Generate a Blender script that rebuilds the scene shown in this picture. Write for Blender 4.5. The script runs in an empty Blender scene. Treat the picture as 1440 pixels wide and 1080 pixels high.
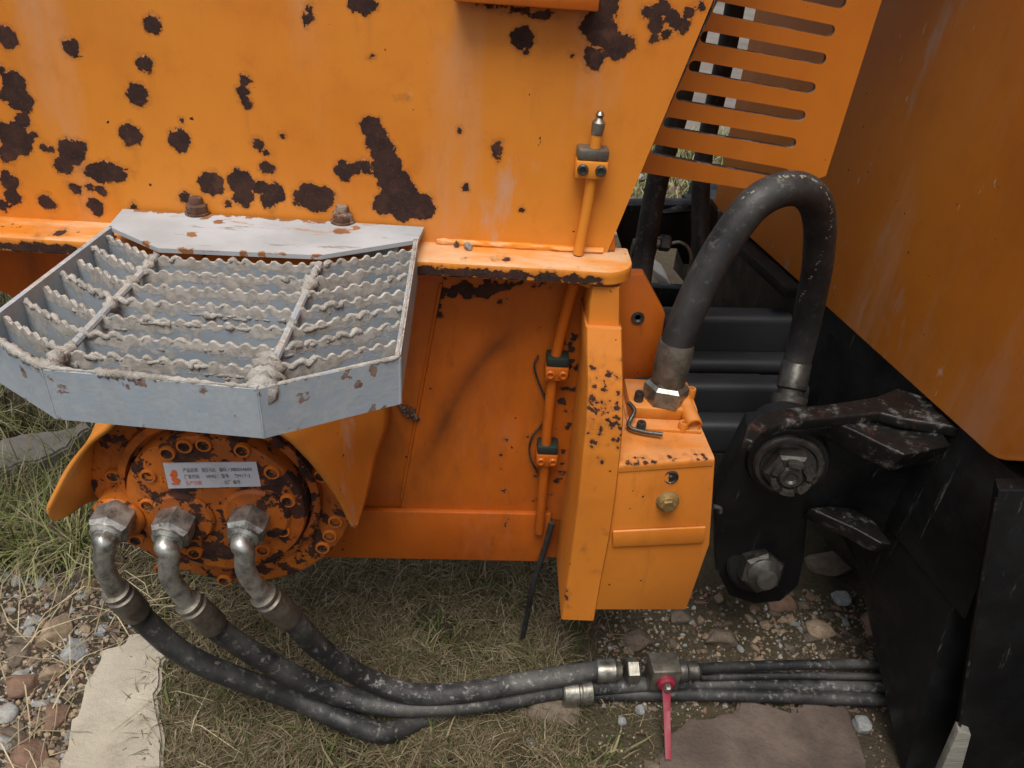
import bpy, bmesh, math, random
import numpy as np
from mathutils import Vector, Matrix, noise as mnoise

random.seed(7); rng = np.random.default_rng(7)
scene = bpy.context.scene
C = scene.collection

# ------------------------------------------------------------------ camera, sky, sun, exposure
FPX = 1104.0; ZC = 1.4
_ey = np.array([-10, -715, FPX]); _ey /= np.linalg.norm(_ey)
_dn = np.array([-136, 1705, FPX]); _dn -= _ey * (_dn @ _ey); _dn /= np.linalg.norm(_dn)
_ez = -_dn; _ex = np.cross(_ey, _ez)
cam = bpy.data.cameras.new('camera'); cam_o = bpy.data.objects.new('camera', cam); C.objects.link(cam_o)
cam.sensor_width = 36; cam.lens = FPX / 1440 * 36; cam.clip_start = 0.02; cam.clip_end = 500
_r = Vector((_ex[0], _ey[0], _ez[0])); _u = -Vector((_ex[1], _ey[1], _ez[1])); _b = -Vector((_ex[2], _ey[2], _ez[2]))
M = Matrix.Identity(4)
for i in range(3): M[i][0] = _r[i]; M[i][1] = _u[i]; M[i][2] = _b[i]
M[2][3] = ZC
cam_o.matrix_world = M
scene.camera = cam_o

SUN_EL, SUN_AZ = 68, 195      # degrees; azimuth clockwise from +Y
world = bpy.data.worlds.new('World'); scene.world = world; world.use_nodes = True
wn = world.node_tree.nodes; wl = world.node_tree.links
sky = wn.new('ShaderNodeTexSky'); sky.sky_type = 'NISHITA'; sky.sun_disc = False
sky.sun_elevation = math.radians(SUN_EL); sky.sun_rotation = math.radians(SUN_AZ); sky.dust_density = 4.0; sky.air_density = 1.0
hs = wn.new('ShaderNodeHueSaturation'); hs.inputs['Saturation'].default_value = 0.35
wl.new(sky.outputs[0], hs.inputs['Color']); wl.new(hs.outputs[0], wn['Background'].inputs[0])
wn['Background'].inputs[1].default_value = 0.07
sun = bpy.data.lights.new('sun', 'SUN'); sun_o = bpy.data.objects.new('sun', sun); C.objects.link(sun_o)
sun.energy = 1.5; sun.angle = math.radians(34); sun.color = (1.0, 0.96, 0.9)
az = math.radians(SUN_AZ); el = math.radians(SUN_EL)
sun_o.rotation_euler = Vector((-math.sin(az) * math.cos(el), -math.cos(az) * math.cos(el), -math.sin(el))).to_track_quat('-Z', 'Y').to_euler()
sun_o.location = (0, -3, 6)
scene.view_settings.view_transform = 'Standard'; scene.view_settings.look = 'None'
scene.view_settings.exposure = 0.97; scene.view_settings.gamma = 1
scene.view_settings.use_curve_mapping = False

# ------------------------------------------------------------------ measuring helper: where a line of sight meets a real plane
def ray(x, y):
    d = np.array([(x - 720) / FPX, (y - 540) / FPX, 1.0]); return np.array([d @ _ex, d @ _ey, d @ _ez])
def P(x, y, Y=None, Z=None, X=None):
    r = ray(x, y)
    t = Y / r[1] if Y is not None else (Z - ZC) / r[2] if Z is not None else X / r[0]
    p = r * t; p[2] += ZC; return p
def Pv(*a, **k): return Vector(P(*a, **k))

# ------------------------------------------------------------------ object helpers
def link(name, me, mat, parent=None, smooth=None):
    o = bpy.data.objects.new(name, me); C.objects.link(o)
    if mat: me.materials.append(mat)
    if parent:
        o.parent = parent; o.matrix_parent_inverse = Matrix.Translation(-parent.location)
    if smooth is not None and len(me.polygons):
        me.polygons.foreach_set('use_smooth', [True] * len(me.polygons))
        if smooth < 180:
            bm = bmesh.new(); bm.from_mesh(me)
            a = math.radians(smooth)
            for e in bm.edges: e.smooth = not (len(e.link_faces) == 2 and e.calc_face_angle(0) > a)
            bm.to_mesh(me); bm.free()
    return o
def tag(o, label, cat=None, group=None, kind=None):
    o['label'] = label
    if cat: o['category'] = cat
    if group: o['group'] = group
    if kind: o['kind'] = kind
    return o
def thing(name, loc, label, cat, group=None):
    o = bpy.data.objects.new(name, None); C.objects.link(o); o.location = Vector(loc); o.empty_display_size = 0.05
    return tag(o, label, cat, group)
def mk(name, verts, faces, mat, parent=None, smooth=None, bevel=0, seg=2):
    me = bpy.data.meshes.new(name); me.from_pydata([tuple(v) for v in verts], [], faces); me.update()
    bm = bmesh.new(); bm.from_mesh(me); bmesh.ops.recalc_face_normals(bm, faces=bm.faces); 
    if bevel:
        es = [e for e in bm.edges if len(e.link_faces) == 2 and e.calc_face_angle(0) > 0.35]
        bmesh.ops.bevel(bm, geom=es, offset=bevel, segments=seg, affect='EDGES', profile=0.5, clamp_overlap=True)
    bm.to_mesh(me); bm.free()
    return link(name, me, mat, parent, smooth if smooth is not None else (40 if bevel else None))
def hexa(name, a, b, mat, parent=None, bevel=0.002, **k):
    """solid between polygon a and polygon b (same count)"""
    n = len(a); f = [tuple(range(n)), tuple(range(n, 2 * n))]
    for i in range(n): j = (i + 1) % n; f.append((i, j, n + j, n + i))
    return mk(name, list(a) + list(b), f, mat, parent, bevel=bevel, **k)
def prism(name, poly, d, mat, parent=None, bevel=0.002, **k):
    d = np.array(d, float); a = [np.array(p, float) for p in poly]
    return hexa(name, a, [p + d for p in a], mat, parent, bevel, **k)
def box(name, x0, x1, y0, y1, z0, z1, mat, parent=None, bevel=0.002, **k):
    return prism(name, [(x0, y0, z0), (x1, y0, z0), (x1, y0, z1), (x0, y0, z1)], (0, y1 - y0, 0), mat, parent, bevel, **k)
def catmull(pts, n):
    pts = np.array(pts, float); m = len(pts)
    ext = np.vstack([2 * pts[0] - pts[1], pts, 2 * pts[-1] - pts[-2]]); out = []
    for i in range(m - 1):
        p0, p1, p2, p3 = ext[i:i + 4]
        for t in np.linspace(0, 1, n, endpoint=False):
            out.append(0.5 * ((2 * p1) + (-p0 + p2) * t + (2 * p0 - 5 * p1 + 4 * p2 - p3) * t * t + (-p0 + 3 * p1 - 3 * p2 + p3) * t ** 3))
    out.append(pts[-1]); return np.array(out)
def frames(path):
    T = np.gradient(path, axis=0); T /= np.linalg.norm(T, axis=1)[:, None] + 1e-12
    n = np.cross(T[0], [0, 0, 1.0]); 
    if np.linalg.norm(n) < 1e-3: n = np.cross(T[0], [1.0, 0, 0])
    n /= np.linalg.norm(n); Ns = []
    for t in T:
        n = n - t * (n @ t); n /= np.linalg.norm(n); Ns.append(n)
    Ns = np.array(Ns); return T, Ns, np.cross(T, Ns)
def tube(name, pts, r, mat, parent=None, sides=20, n=10, smooth=40, curve=True, jit=0, cap=True):
    path = catmull(pts, n) if curve and len(pts) > 2 else np.array(pts, float)
    m = len(path); r = np.asarray(r, float)
    rad = np.full(m, float(r)) if r.ndim == 0 else np.interp(np.linspace(0, 1, m), np.linspace(0, 1, len(r)), r)
    T, A, B = frames(path); th = np.linspace(0, 2 * np.pi, sides, endpoint=False)
    V = path[:, None, :] + rad[:, None, None] * (A[:, None, :] * np.cos(th)[None, :, None] + B[:, None, :] * np.sin(th)[None, :, None])
    if jit: V = V + rng.normal(0, jit, V.shape)
    V = V.reshape(-1, 3); F = []
    for i in range(m - 1):
        for j in range(sides):
            k = (j + 1) % sides; F.append((i * sides + j, i * sides + k, (i + 1) * sides + k, (i + 1) * sides + j))
    if cap: F.append(tuple(range(sides))); F.append(tuple((m - 1) * sides + j for j in range(sides)))
    return mk(name, V, F, mat, parent, smooth=smooth)
def lathe(name, origin, axis, prof, mat, parent=None, sides=40, smooth=35, phase=0):
    """prof: (radius, distance along axis); closed at the ends on the axis"""
    o = np.array(origin, float); ax = np.array(axis, float); ax /= np.linalg.norm(ax)
    a = np.cross(ax, [0, 0, 1.0]); a = np.cross(ax, [1.0, 0, 0]) if np.linalg.norm(a) < 1e-3 else a
    a /= np.linalg.norm(a); b = np.cross(ax, a); th = np.linspace(0, 2 * np.pi, sides, endpoint=False) + phase
    V = []; F = []
    for r, d in prof:
        for t in th: V.append(o + ax * d + r * (a * np.cos(t) + b * np.sin(t)))
    m = len(prof)
    for i in range(m - 1):
        for j in range(sides):
            k = (j + 1) % sides; F.append((i * sides + j, i * sides + k, (i + 1) * sides + k, (i + 1) * sides + j))
    F.append(tuple(range(sides))); F.append(tuple((m - 1) * sides + j for j in range(sides)))
    return mk(name, V, F, mat, parent, smooth=smooth)
def hexnut(name, origin, axis, r, h, mat, parent=None, phase=0.2):
    return lathe(name, origin, axis, [(r * .9, 0), (r, h * .06), (r, h * .84), (r * .84, h), (r * .6, h * 1.001)], mat, parent, sides=6, smooth=20, phase=phase)
lerp_ = lambda a, b, t: np.array(a) + (np.array(b) - np.array(a)) * t
def fbm(p, o=4): return mnoise.fractal(Vector(p), 1.0, 2.0, o)
def set_attr(o, name, vals):
    a = o.data.attributes.new(name, 'FLOAT', 'POINT'); a.data.foreach_set('value', np.asarray(vals, np.float32))
def wear(o, blobs):
    """blobs: (centre xyz, radius) or (centre, (rx, rz)); signed distance kept as a 'wear' attribute (0.05 = edge of the chip)"""
    n = len(o.data.vertices); co = np.empty(n * 3); o.data.vertices.foreach_get('co', co); co = co.reshape(-1, 3)
    best = np.full(n, 9.0)
    for c, r in blobs:
        d = co - np.array(c)
        if isinstance(r, tuple):
            q = np.sqrt((d[:, 0] / r[0]) ** 2 + (d[:, 1] / min(r)) ** 2 + (d[:, 2] / r[1]) ** 2); s = (q - 1) * min(r)
        else: s = np.linalg.norm(d, axis=1) - r
        best = np.minimum(best, s)
    set_attr(o, 'wear', np.clip(0.05 - best, 0, 0.1))

# ------------------------------------------------------------------ materials
class NT:
    def __init__(s, name):
        s.m = bpy.data.materials.new(name); s.m.use_nodes = True; s.n = s.m.node_tree.nodes; s.l = s.m.node_tree.links
        s.b = s.n['Principled BSDF']; s.tc = s.n.new('ShaderNodeTexCoord').outputs['Object']
    def put(s, sock, v):
        if isinstance(v, bpy.types.NodeSocket): s.l.new(v, sock)
        elif v is not None: sock.default_value = (*v, 1) if isinstance(v, tuple) and len(v) == 3 and sock.type == 'RGBA' else v
    def noise(s, scale, detail=5, rough=.55, stretch=None, dist=0, off=0):
        v = s.tc
        if stretch or off:
            mp = s.n.new('ShaderNodeMapping'); s.l.new(v, mp.inputs[0])
            if stretch: mp.inputs['Scale'].default_value = stretch
            mp.inputs['Location'].default_value = (off, off * .7, off * 1.3); v = mp.outputs[0]
        t = s.n.new('ShaderNodeTexNoise'); s.l.new(v, t.inputs['Vector']); t.inputs['Scale'].default_value = scale
        t.inputs['Detail'].default_value = detail; t.inputs['Roughness'].default_value = rough; t.inputs['Distortion'].default_value = dist
        return t.outputs['Fac']
    def vor(s, scale, feat='F1'):
        t = s.n.new('ShaderNodeTexVoronoi'); t.feature = feat; s.l.new(s.tc, t.inputs['Vector']); t.inputs['Scale'].default_value = scale
        return t.outputs['Distance']
    def step(s, v, a, b, lo=0., hi=1.):
        t = s.n.new('ShaderNodeMapRange'); t.interpolation_type = 'SMOOTHSTEP'; s.put(t.inputs[0], v)
        t.inputs[1].default_value = a; t.inputs[2].default_value = b; t.inputs[3].default_value = lo; t.inputs[4].default_value = hi
        return t.outputs[0]
    def math(s, op, a, b=0.):
        t = s.n.new('ShaderNodeMath'); t.operation = op; s.put(t.inputs[0], a); s.put(t.inputs[1], b); return t.outputs[0]
    def mix(s, f, a, b):
        t = s.n.new('ShaderNodeMix'); t.data_type = 'RGBA'; s.put(t.inputs[0], f); s.put(t.inputs[6], a); s.put(t.inputs[7], b); return t.outputs[2]
    def attr(s, name):
        t = s.n.new('ShaderNodeAttribute'); t.attribute_name = name; return t
    def normal_z(s):
        g = s.n.new('ShaderNodeNewGeometry'); x = s.n.new('ShaderNodeSeparateXYZ'); s.l.new(g.outputs['Normal'], x.inputs[0]); return x.outputs[2]
    def bump(s, h, dist=.001, st=1.):
        t = s.n.new('ShaderNodeBump'); t.inputs['Distance'].default_value = dist; t.inputs['Strength'].default_value = st
        s.put(t.inputs['Height'], h); s.l.new(t.outputs[0], s.b.inputs['Normal'])
    def out(s, col=None, rough=None, metal=None, spec=None):
        s.put(s.b.inputs['Base Color'], col); s.put(s.b.inputs['Roughness'], rough); s.put(s.b.inputs['Metallic'], metal)
        if spec is not None: s.b.inputs['Specular IOR Level'].default_value = spec
        return s.m

RUST_D = (0.022, 0.009, 0.007); RUST_M = (0.050, 0.019, 0.012); RUST_L = (0.15, 0.055, 0.022)
def orange(name, c1=(.60, .185, .016), c2=(.50, .135, .010), fade=.35, chip=None, chip_scale=14, dust=.0, rough=.42, grime=.12, red=False, scuff=0):
    s = NT(name)
    col = s.mix(s.step(s.noise(3.5, 4), .35, .7), c1, c2)
    st = s.noise(5, 5, .6, stretch=(1.6, 1.6, .28), off=3)
    col = s.mix(s.math('MULTIPLY', s.step(st, .52, .75), fade), col, (.56, .30, .17))
    st2 = s.noise(9, 6, .65, stretch=(1, 1, .35), off=9)
    col = s.mix(s.math('MULTIPLY', s.step(st2, .60, .72), fade * .8), col, (.46, .36, .30))
    col = s.mix(s.math('MULTIPLY', s.step(s.noise(28, 6, .7), .5, .8), .22), col, (.30, .10, .02))
    if dust:
        up = s.step(s.normal_z(), .4, .95)
        col = s.mix(s.math('MULTIPLY', s.math('MULTIPLY', up, s.step(s.noise(16, 6, .65, stretch=(.35, 1, 1)), .36, .62)), dust), col, (.58, .40, .24))
    col = s.mix(s.math('MULTIPLY', s.attr('stain_and_reflection').outputs['Fac'], s.step(s.noise(14, 6, .65, off=44), .3, .6, .45, .8)), col, (.10, .026, .006))  # rust runs on the upper panel, painted dark reflection on the cover plate
    if grime:
        gm = s.noise(4.5, 7, .68, stretch=(1.3, 1.3, .45), off=31)
        col = s.mix(s.math('MULTIPLY', s.step(gm, .48, .72), grime), col, (.085, .032, .012))
        col = s.mix(s.math('MULTIPLY', s.step(s.noise(34, 7, .75, stretch=(1, 1, .3), off=37), .56, .74), grime * .8), col, (.05, .025, .014))
    n1 = s.noise(95, 5, .62); n2 = s.noise(300, 2)
    w = s.math('ADD', s.attr('wear').outputs['Fac'], s.math('MULTIPLY', s.math('SUBTRACT', n1, .5), .020))
    mask = s.step(w, .0492, .0508)
    speck = s.step(s.noise(70, 3, .5, off=21), .735, .745)
    mask = s.math('MAXIMUM', mask, speck)
    if chip is not None:
        c = s.noise(chip_scale, 8, .68, off=5); mask = s.math('MAXIMUM', mask, s.step(c, chip, chip + .02))
    rust = s.mix(s.step(s.noise(45, 6, .7), .35, .7), RUST_D, RUST_M)
    if scuff:
        sf = s.step(s.noise(55, 4, .6, stretch=(1, 1, .22), off=61), .68, .72); col = s.mix(s.math('MULTIPLY', sf, scuff), col, (.62, .46, .36))
        sf = s.step(s.noise(40, 5, .7, stretch=(.3, .3, 1.4), off=67), .69, .73); col = s.mix(s.math('MULTIPLY', sf, scuff), col, (.16, .06, .02))
        col = s.mix(s.math('MULTIPLY', s.step(s.noise(2.2, 6, .65, off=71), .45, .7), scuff * .5), col, (.42, .125, .02))
    if red:
        soft = s.step(s.noise(9, 8, .7, off=15), .40, .58)
        col = s.mix(s.math('MULTIPLY', soft, .5), col, (.12, .03, .010)); rust = s.mix(s.step(s.noise(45, 6, .7), .35, .7), (.016, .007, .006), (.07, .022, .012))
    rust = s.mix(s.step(n2, .55, .75), rust, (.075, .032, .02))
    rust = s.mix(s.math('MULTIPLY', s.step(s.noise(22, 7, .72, off=18), .52, .68), .7), rust, (.095, .040, .022))
    halo = s.math('MULTIPLY', s.step(w, .0435, .0495), .35)
    col = s.mix(halo, col, (.24, .075, .018))
    s.bump(s.math('ADD', s.math('MULTIPLY', mask, -2.6), s.math('ADD', s.math('MULTIPLY', n2, .3), s.math('MULTIPLY', s.noise(12, 3), .9))), .0008, .7)
    return s.out(s.mix(mask, col, rust), s.step(mask, 0, 1, rough, .9), 0, .4)
OR = orange('orange_paint', c1=(.64, .225, .024), c2=(.57, .175, .015), fade=.6, rough=.45)
OR_LEDGE = orange('orange_paint_dusty', c1=(.62, .22, .026), c2=(.55, .17, .016), fade=.5, dust=.9, chip=.66, chip_scale=30, grime=.3)
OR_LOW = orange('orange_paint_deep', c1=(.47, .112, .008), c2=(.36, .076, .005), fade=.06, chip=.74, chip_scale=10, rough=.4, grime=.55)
OR_BRK = orange('orange_paint_bracket', c1=(.56, .185, .02), c2=(.48, .14, .013), fade=.3, rough=.5, grime=.38, dust=.28, chip=.70, chip_scale=36)
OR_MOT = orange('orange_paint_rusted', c1=(.54, .145, .011), c2=(.46, .105, .008), fade=.05, chip=.525, chip_scale=22, rough=.6, grime=.5, red=True)
OR_BOLT = orange('orange_paint_bolts', c1=(.54, .15, .012), c2=(.45, .11, .009), fade=.05, grime=.3, rough=.55)
OR_GUARD = orange('orange_paint_scratched', c1=(.62, .225, .028), c2=(.55, .18, .02), fade=.8, rough=.55)
OR_GRILL = orange('orange_paint_grille', c1=(.54, .16, .013), c2=(.47, .13, .010), fade=.15, dust=0)

def greypaint(name, cover, lo, top=None):
    s = NT(name)
    c = s.mix(s.step(s.noise(8, 5), .35, .7), (.31, .36, .41), (.25, .295, .335))
    c = s.mix(s.math('MULTIPLY', s.step(s.noise(7, 6, .65, stretch=(1, 1, .3)), .5, .75), .45), c, (.34, .33, .29))
    ch = s.step(s.noise(30, 7, .7, off=4), .67, .69)
    w = s.step(s.math('ADD', s.attr('wear').outputs['Fac'], s.math('MULTIPLY', s.math('SUBTRACT', s.noise(95, 5, .6), .5), .02)), .049, .051)
    ch = s.math('MAXIMUM', ch, w)
    c = s.mix(ch, c, s.mix(s.noise(50), (.09, .045, .035), (.20, .12, .09)))
    dz = s.math('MULTIPLY', s.step(s.noise(38, 7, .7, off=8), .60 - cover, .72 - cover), s.step(s.normal_z(), .1, .8, lo, .85))
    if top:
        x = s.n.new('ShaderNodeSeparateXYZ'); s.l.new(s.tc, x.inputs[0])
        zf = s.math('ADD', s.step(x.outputs[2], top - .034, top - .006), s.math('MULTIPLY', s.math('SUBTRACT', s.noise(30, 7, .7, off=14), .5), 3.2))
        dz = s.math('MAXIMUM', dz, s.step(zf, .46, .72))
    c = s.mix(dz, c, s.mix(s.step(s.noise(90, 5, .7), .35, .65), (.48, .455, .415), (.30, .275, .24)))
    s.bump(s.math('ADD', s.noise(160, 4), s.math('ADD', s.math('MULTIPLY', dz, .9), s.math('MULTIPLY', ch, -1.))), .0006, .5)
    return s.out(c, .6, 0, .35)
GREY = greypaint('grey_blue_paint', .16, .22); GREY_MUD = greypaint('grey_blue_paint_muddy', .09, .8, .975)
s = NT('pale_plate_paint')
c = s.mix(s.step(s.noise(10, 6), .35, .7), (.41, .43, .45), (.32, .34, .355))
c = s.mix(s.step(s.noise(11, 8, .72, stretch=(.5, 1.6, 1), off=2), .565, .63), c, s.mix(s.noise(40), (.42, .17, .06), (.30, .21, .15)))
c = s.mix(s.step(s.noise(26, 8, .72, stretch=(.3, 1.6, 1), off=12), .585, .65), c, (.20, .165, .14))
w = s.step(s.math('ADD', s.attr('wear').outputs['Fac'], s.math('MULTIPLY', s.math('SUBTRACT', s.noise(95, 5, .6), .5), .024)), .049, .051)
c = s.mix(w, c, s.mix(s.noise(35), (.38, .17, .06), (.10, .045, .03)))
s.bump(s.noise(120, 4), .0007, .5); PLATE = s.out(c, .62, 0, .35)
s = NT('dried_mud')
c = s.mix(s.step(s.noise(40, 7, .7), .3, .7), (.50, .475, .435), (.29, .265, .23))
s.bump(s.noise(240, 6, .75), .003, 1.); MUD = s.out(c, .95, 0, .1)
def steel(name, c1=(.34, .33, .29), c2=(.16, .15, .12), rust=.62, rough=.36, metal=.9, rcol=(.10, .05, .03)):
    s = NT(name)
    c = s.mix(s.step(s.noise(45, 6, .7), .35, .7), c1, c2); m = s.step(s.noise(38, 8, .72, off=4), rust, rust + .06)
    c = s.mix(m, c, rcol); s.bump(s.noise(180, 4), .0006, .5)
    return s.out(c, s.step(s.math('ADD', m, s.noise(60)), .3, 1.3, rough, .8), s.step(m, 0, 1, metal, .1))
STEEL = steel('zinc_steel'); BRASS = steel('dull_brass', (.30, .20, .075), (.16, .095, .03), .60, .5, .5, (.34, .11, .012)); STEEL_D = steel('dark_dirty_steel', (.10, .095, .085), (.04, .036, .032), .55, .42, .7, (.03, .022, .018))
FERR = steel('ferrule_steel', (.22, .20, .165), (.11, .095, .075), .6, .42, .7, (.06, .04, .03))
RUSTY = steel('rusty_bolt', (.13, .06, .035), (.06, .03, .02), .5, .8, .2, (.22, .16, .12))
def rubber(name, dust, lo=.012):
    s = NT(name); up = s.step(s.normal_z(), -.2, .9, .25, 1.)
    c = s.mix(s.step(s.noise(11, 6, .65), .4, .7), (lo, lo, lo * 1.08), (lo * 2.4, lo * 2.3, lo * 2.2))
    c = s.mix(s.math('MULTIPLY', s.math('MULTIPLY', s.step(s.noise(6, 7, .7, off=6), .40, .66), up), dust), c, (.13, .125, .115))
    c = s.mix(s.math('MULTIPLY', s.math('MULTIPLY', s.step(s.noise(70, 8, .78, off=3), .53, .66), up), dust), c, (.33, .315, .29))
    s.bump(s.noise(220, 5, .7), .0008, .7); return s.out(c, s.step(s.noise(25, 5), .3, .7, .42, .7), 0, .4)
RUB_L = rubber('hose_rubber_clean', .28, .014); RUB = rubber('hose_rubber', .4, .009); RUB_D = rubber('hose_rubber_dusty', .8, .010)
s = NT('black_oily_paint')
c = s.mix(s.step(s.noise(6, 6), .4, .7), (.005, .005, .0055), (.011, .011, .011))
sc = s.step(s.noise(26, 7, .75, stretch=(1.5, 1.5, .10), off=4), .605, .70)
c = s.mix(s.math('MULTIPLY', sc, .45), c, (.20, .20, .185))
c = s.mix(s.step(s.noise(12, 8, .75, off=11), .68, .74), c, (.07, .05, .04))
s.bump(s.noise(60, 6, .65), .0015, .6); BLACK = s.out(c, s.step(s.noise(20), .3, .7, .32, .6), 0, .25)
s = NT('black_worn_rib')
c = s.mix(s.step(s.noise(24, 8, .75), .53, .68), (.010, .0095, .009), (.14, .135, .125))
c = s.mix(s.step(s.noise(22, 8, .75, off=9), .58, .68), c, (.06, .03, .02))
s.bump(s.noise(90, 6, .7), .0015, .6); RIB = s.out(c, s.step(s.noise(24, 8, .75), .4, .65, .28, .6), .2, .4)
s = NT('dark_grey_beam'); c = s.mix(s.noise(9, 5), (.020, .021, .024), (.045, .047, .052)); s.bump(s.noise(70), .001, .4); BEAM = s.out(c, .5, 0, .4)
s = NT('red_lever_plastic'); c = s.mix(s.step(s.noise(70, 6, .7), .5, .72), (.21, .012, .030), (.19, .06, .06)); LEVER = s.out(c, .5, 0, .4)
s = NT('label_white'); c = s.mix(s.step(s.noise(25, 6, .7), .5, .75), (.50, .50, .54), (.40, .39, .40)); LABEL = s.out(c, .5, 0, .4)
INK = NT('label_ink').out((.06, .06, .08), .7, 0); INK_O = NT('label_orange_ink').out((.62, .12, .03), .7, 0)
GREEN = NT('green_clamp_plastic').out((.010, .020, .015), .6, 0)
s = NT('concrete'); c = s.mix(s.step(s.noise(6, 7, .65), .3, .7), (.44, .39, .31), (.32, .28, .22))
c = s.mix(s.math('MULTIPLY', s.step(s.noise(14, 7, .7, off=7), .5, .75), .5), c, (.17, .14, .105)); s.bump(s.math('ADD', s.noise(60, 7, .7), s.noise(10, 5)), .006, .8); CONC = s.out(c, .95, 0, .1)
s = NT('shade_painted_concrete'); c = s.mix(s.step(s.noise(7, 7, .68), .35, .62), (.135, .10, .08), (.075, .056, .045)); s.bump(s.math('ADD', s.noise(60, 7, .7), s.noise(10, 5)), .006, .8); CONC_D = s.out(c, .8, 0, .3)  # darker concrete: shade of the lower right corner put into the colour
s = NT('weathered_board'); c = s.mix(s.noise(20, 6, .7, stretch=(.3, 2, 2)), (.16, .15, .12), (.30, .285, .25)); s.bump(s.noise(60, 6, stretch=(.2, 2, 2)), .003, .8); BOARD = s.out(c, .95, 0, .1)
def stonemat(name, a, b):
    s = NT(name); c = s.mix(s.step(s.noise(2.2, 7, .7), .3, .7), a, b); c = s.mix(s.math('MULTIPLY', s.step(s.noise(5, 8, .75, off=3), .45, .7), .6), c, (.20, .165, .125)); s.bump(s.noise(5, 8, .72), .006, .9); return s.out(c, .93, 0, .15)
ST_TAN = stonemat('stone_tan', (.40, .30, .20), (.26, .19, .125)); ST_GREY = stonemat('stone_grey', (.40, .41, .41), (.24, .245, .245))
ST_RED = stonemat('brick_red', (.27, .155, .105), (.16, .10, .072)); ST_BRN = stonemat('stone_brown', (.20, .155, .115), (.11, .085, .065))
ST_WHT = stonemat('stone_white', (.46, .45, .42), (.32, .31, .29))
s = NT('dirt_ground')
c = s.mix(s.step(s.noise(5, 8, .65), .3, .7), (.095, .072, .05), (.165, .13, .092))
c = s.mix(s.math('MULTIPLY', s.step(s.vor(60), .0, .5, 1, 0), .5), c, (.09, .065, .045))
c = s.mix(s.step(s.noise(18, 7, .7, off=3), .58, .7), c, (.215, .175, .13))
c = s.mix(s.step(s.noise(1.3, 4, off=5), .5, .62), c, s.mix(s.noise(30), (.10, .082, .05), (.165, .135, .085)))
s.bump(s.math('ADD', s.noise(60, 8, .75), s.noise(12, 6)), .03, 1.); DIRT = s.out(c, .97, 0, .1)
s = NT('grass_blades'); at = s.attr('tint'); c = s.mix(s.step(s.noise(50), .3, .7), at.outputs['Color'], at.outputs['Color']); GRASS = s.out(c, .8, 0, .15)
s = NT('pale_yard'); c = s.mix(s.step(s.noise(2, 7, .65), .3, .7), (.19, .17, .15), (.13, .115, .10)); s.bump(s.noise(20, 6), .01, .5); YARD = s.out(c, .95, 0, .1)

# ------------------------------------------------------------------ ground (one sheet to the horizon) 
def ground_h(x, y):
    d = math.hypot(x - 0.1, y - 1.2); f = max(0.0, 1 - d / 6)
    return f * (0.020 * fbm((x * 2.1, y * 2.1, 3.3)) + 0.010 * fbm((x * 9, y * 9, 1.0), 5))
def axis_pts(a, b, step, far):
    mid = np.arange(a, b + 1e-6, step); g = np.geomspace(step * 2, far, 40); return np.concatenate([(a - g)[::-1], mid, b + g])
gx = axis_pts(-2.2, 1.6, .014, 150); gy = axis_pts(.3, 2.9, .014, 150)
V = [(x, y, ground_h(x, y)) for y in gy for x in gx]; nx = len(gx)
F = [(j * nx + i, j * nx + i + 1, (j + 1) * nx + i + 1, (j + 1) * nx + i) for j in range(len(gy) - 1) for i in range(nx - 1)]
me = bpy.data.meshes.new('ground'); me.from_pydata(V, [], F); me.update()
g = link('ground', me, DIRT, smooth=180); g['kind'] = 'structure'; g['label'] = 'brown dirt ground with rubble and dry grass'
V = [(-30, 5.4, .004), (40, 5.0, .004), (40, 60, .004), (-30, 60, .004)]
yd = mk('yard_pavement', V, [(0, 1, 2, 3)], YARD); yd['kind'] = 'structure'; yd['label'] = 'pale open yard surface far behind the machine'

# ------------------------------------------------------------------ orange machine body: panel, flange, lower panel, rail, bracket post
YA, YB, ZL = 1.06, 1.078, 0.951
body = thing('machine_body', (-.1, 1.08, .31), 'orange painted steel machine body with brown rust spots above the grey step', 'machine')
e0 = P(1003, 0, Y=YA); e1 = P(866, 326, Y=YA)
def xr(z): return e1[0] + (e0[0] - e1[0]) * (z - e1[2]) / (e0[2] - e1[2])
zs = np.concatenate([np.arange(ZL, 1.42, .004), np.linspace(1.43, 2.9, 20)])
us = np.concatenate([np.arange(-1.7, -.9501, .006), np.arange(-.95, .0, .004)]); nu = len(us) + 75
V = []; 
for z in zs:
    X = list(us) + list(np.linspace(0, xr(z), 76)[:-1] if True else []); X = X[:nu - 1] + [xr(z)]
    for x in X: V.append((x, YA, z))
nu = len(X); nz = len(zs); F = [(j * nu + i, j * nu + i + 1, (j + 1) * nu + i + 1, (j + 1) * nu + i) for j in range(nz - 1) for i in range(nu - 1)]
k0 = len(V)
for j in range(nz): x, y, z = V[j * nu + nu - 1]; V.append((x, YA + .02, z))
F += [(j * nu + nu - 1, k0 + j, k0 + j + 1, (j + 1) * nu + nu - 1) for j in range(nz - 1)]
panel = mk('upper_panel', V, F, OR, body)
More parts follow.
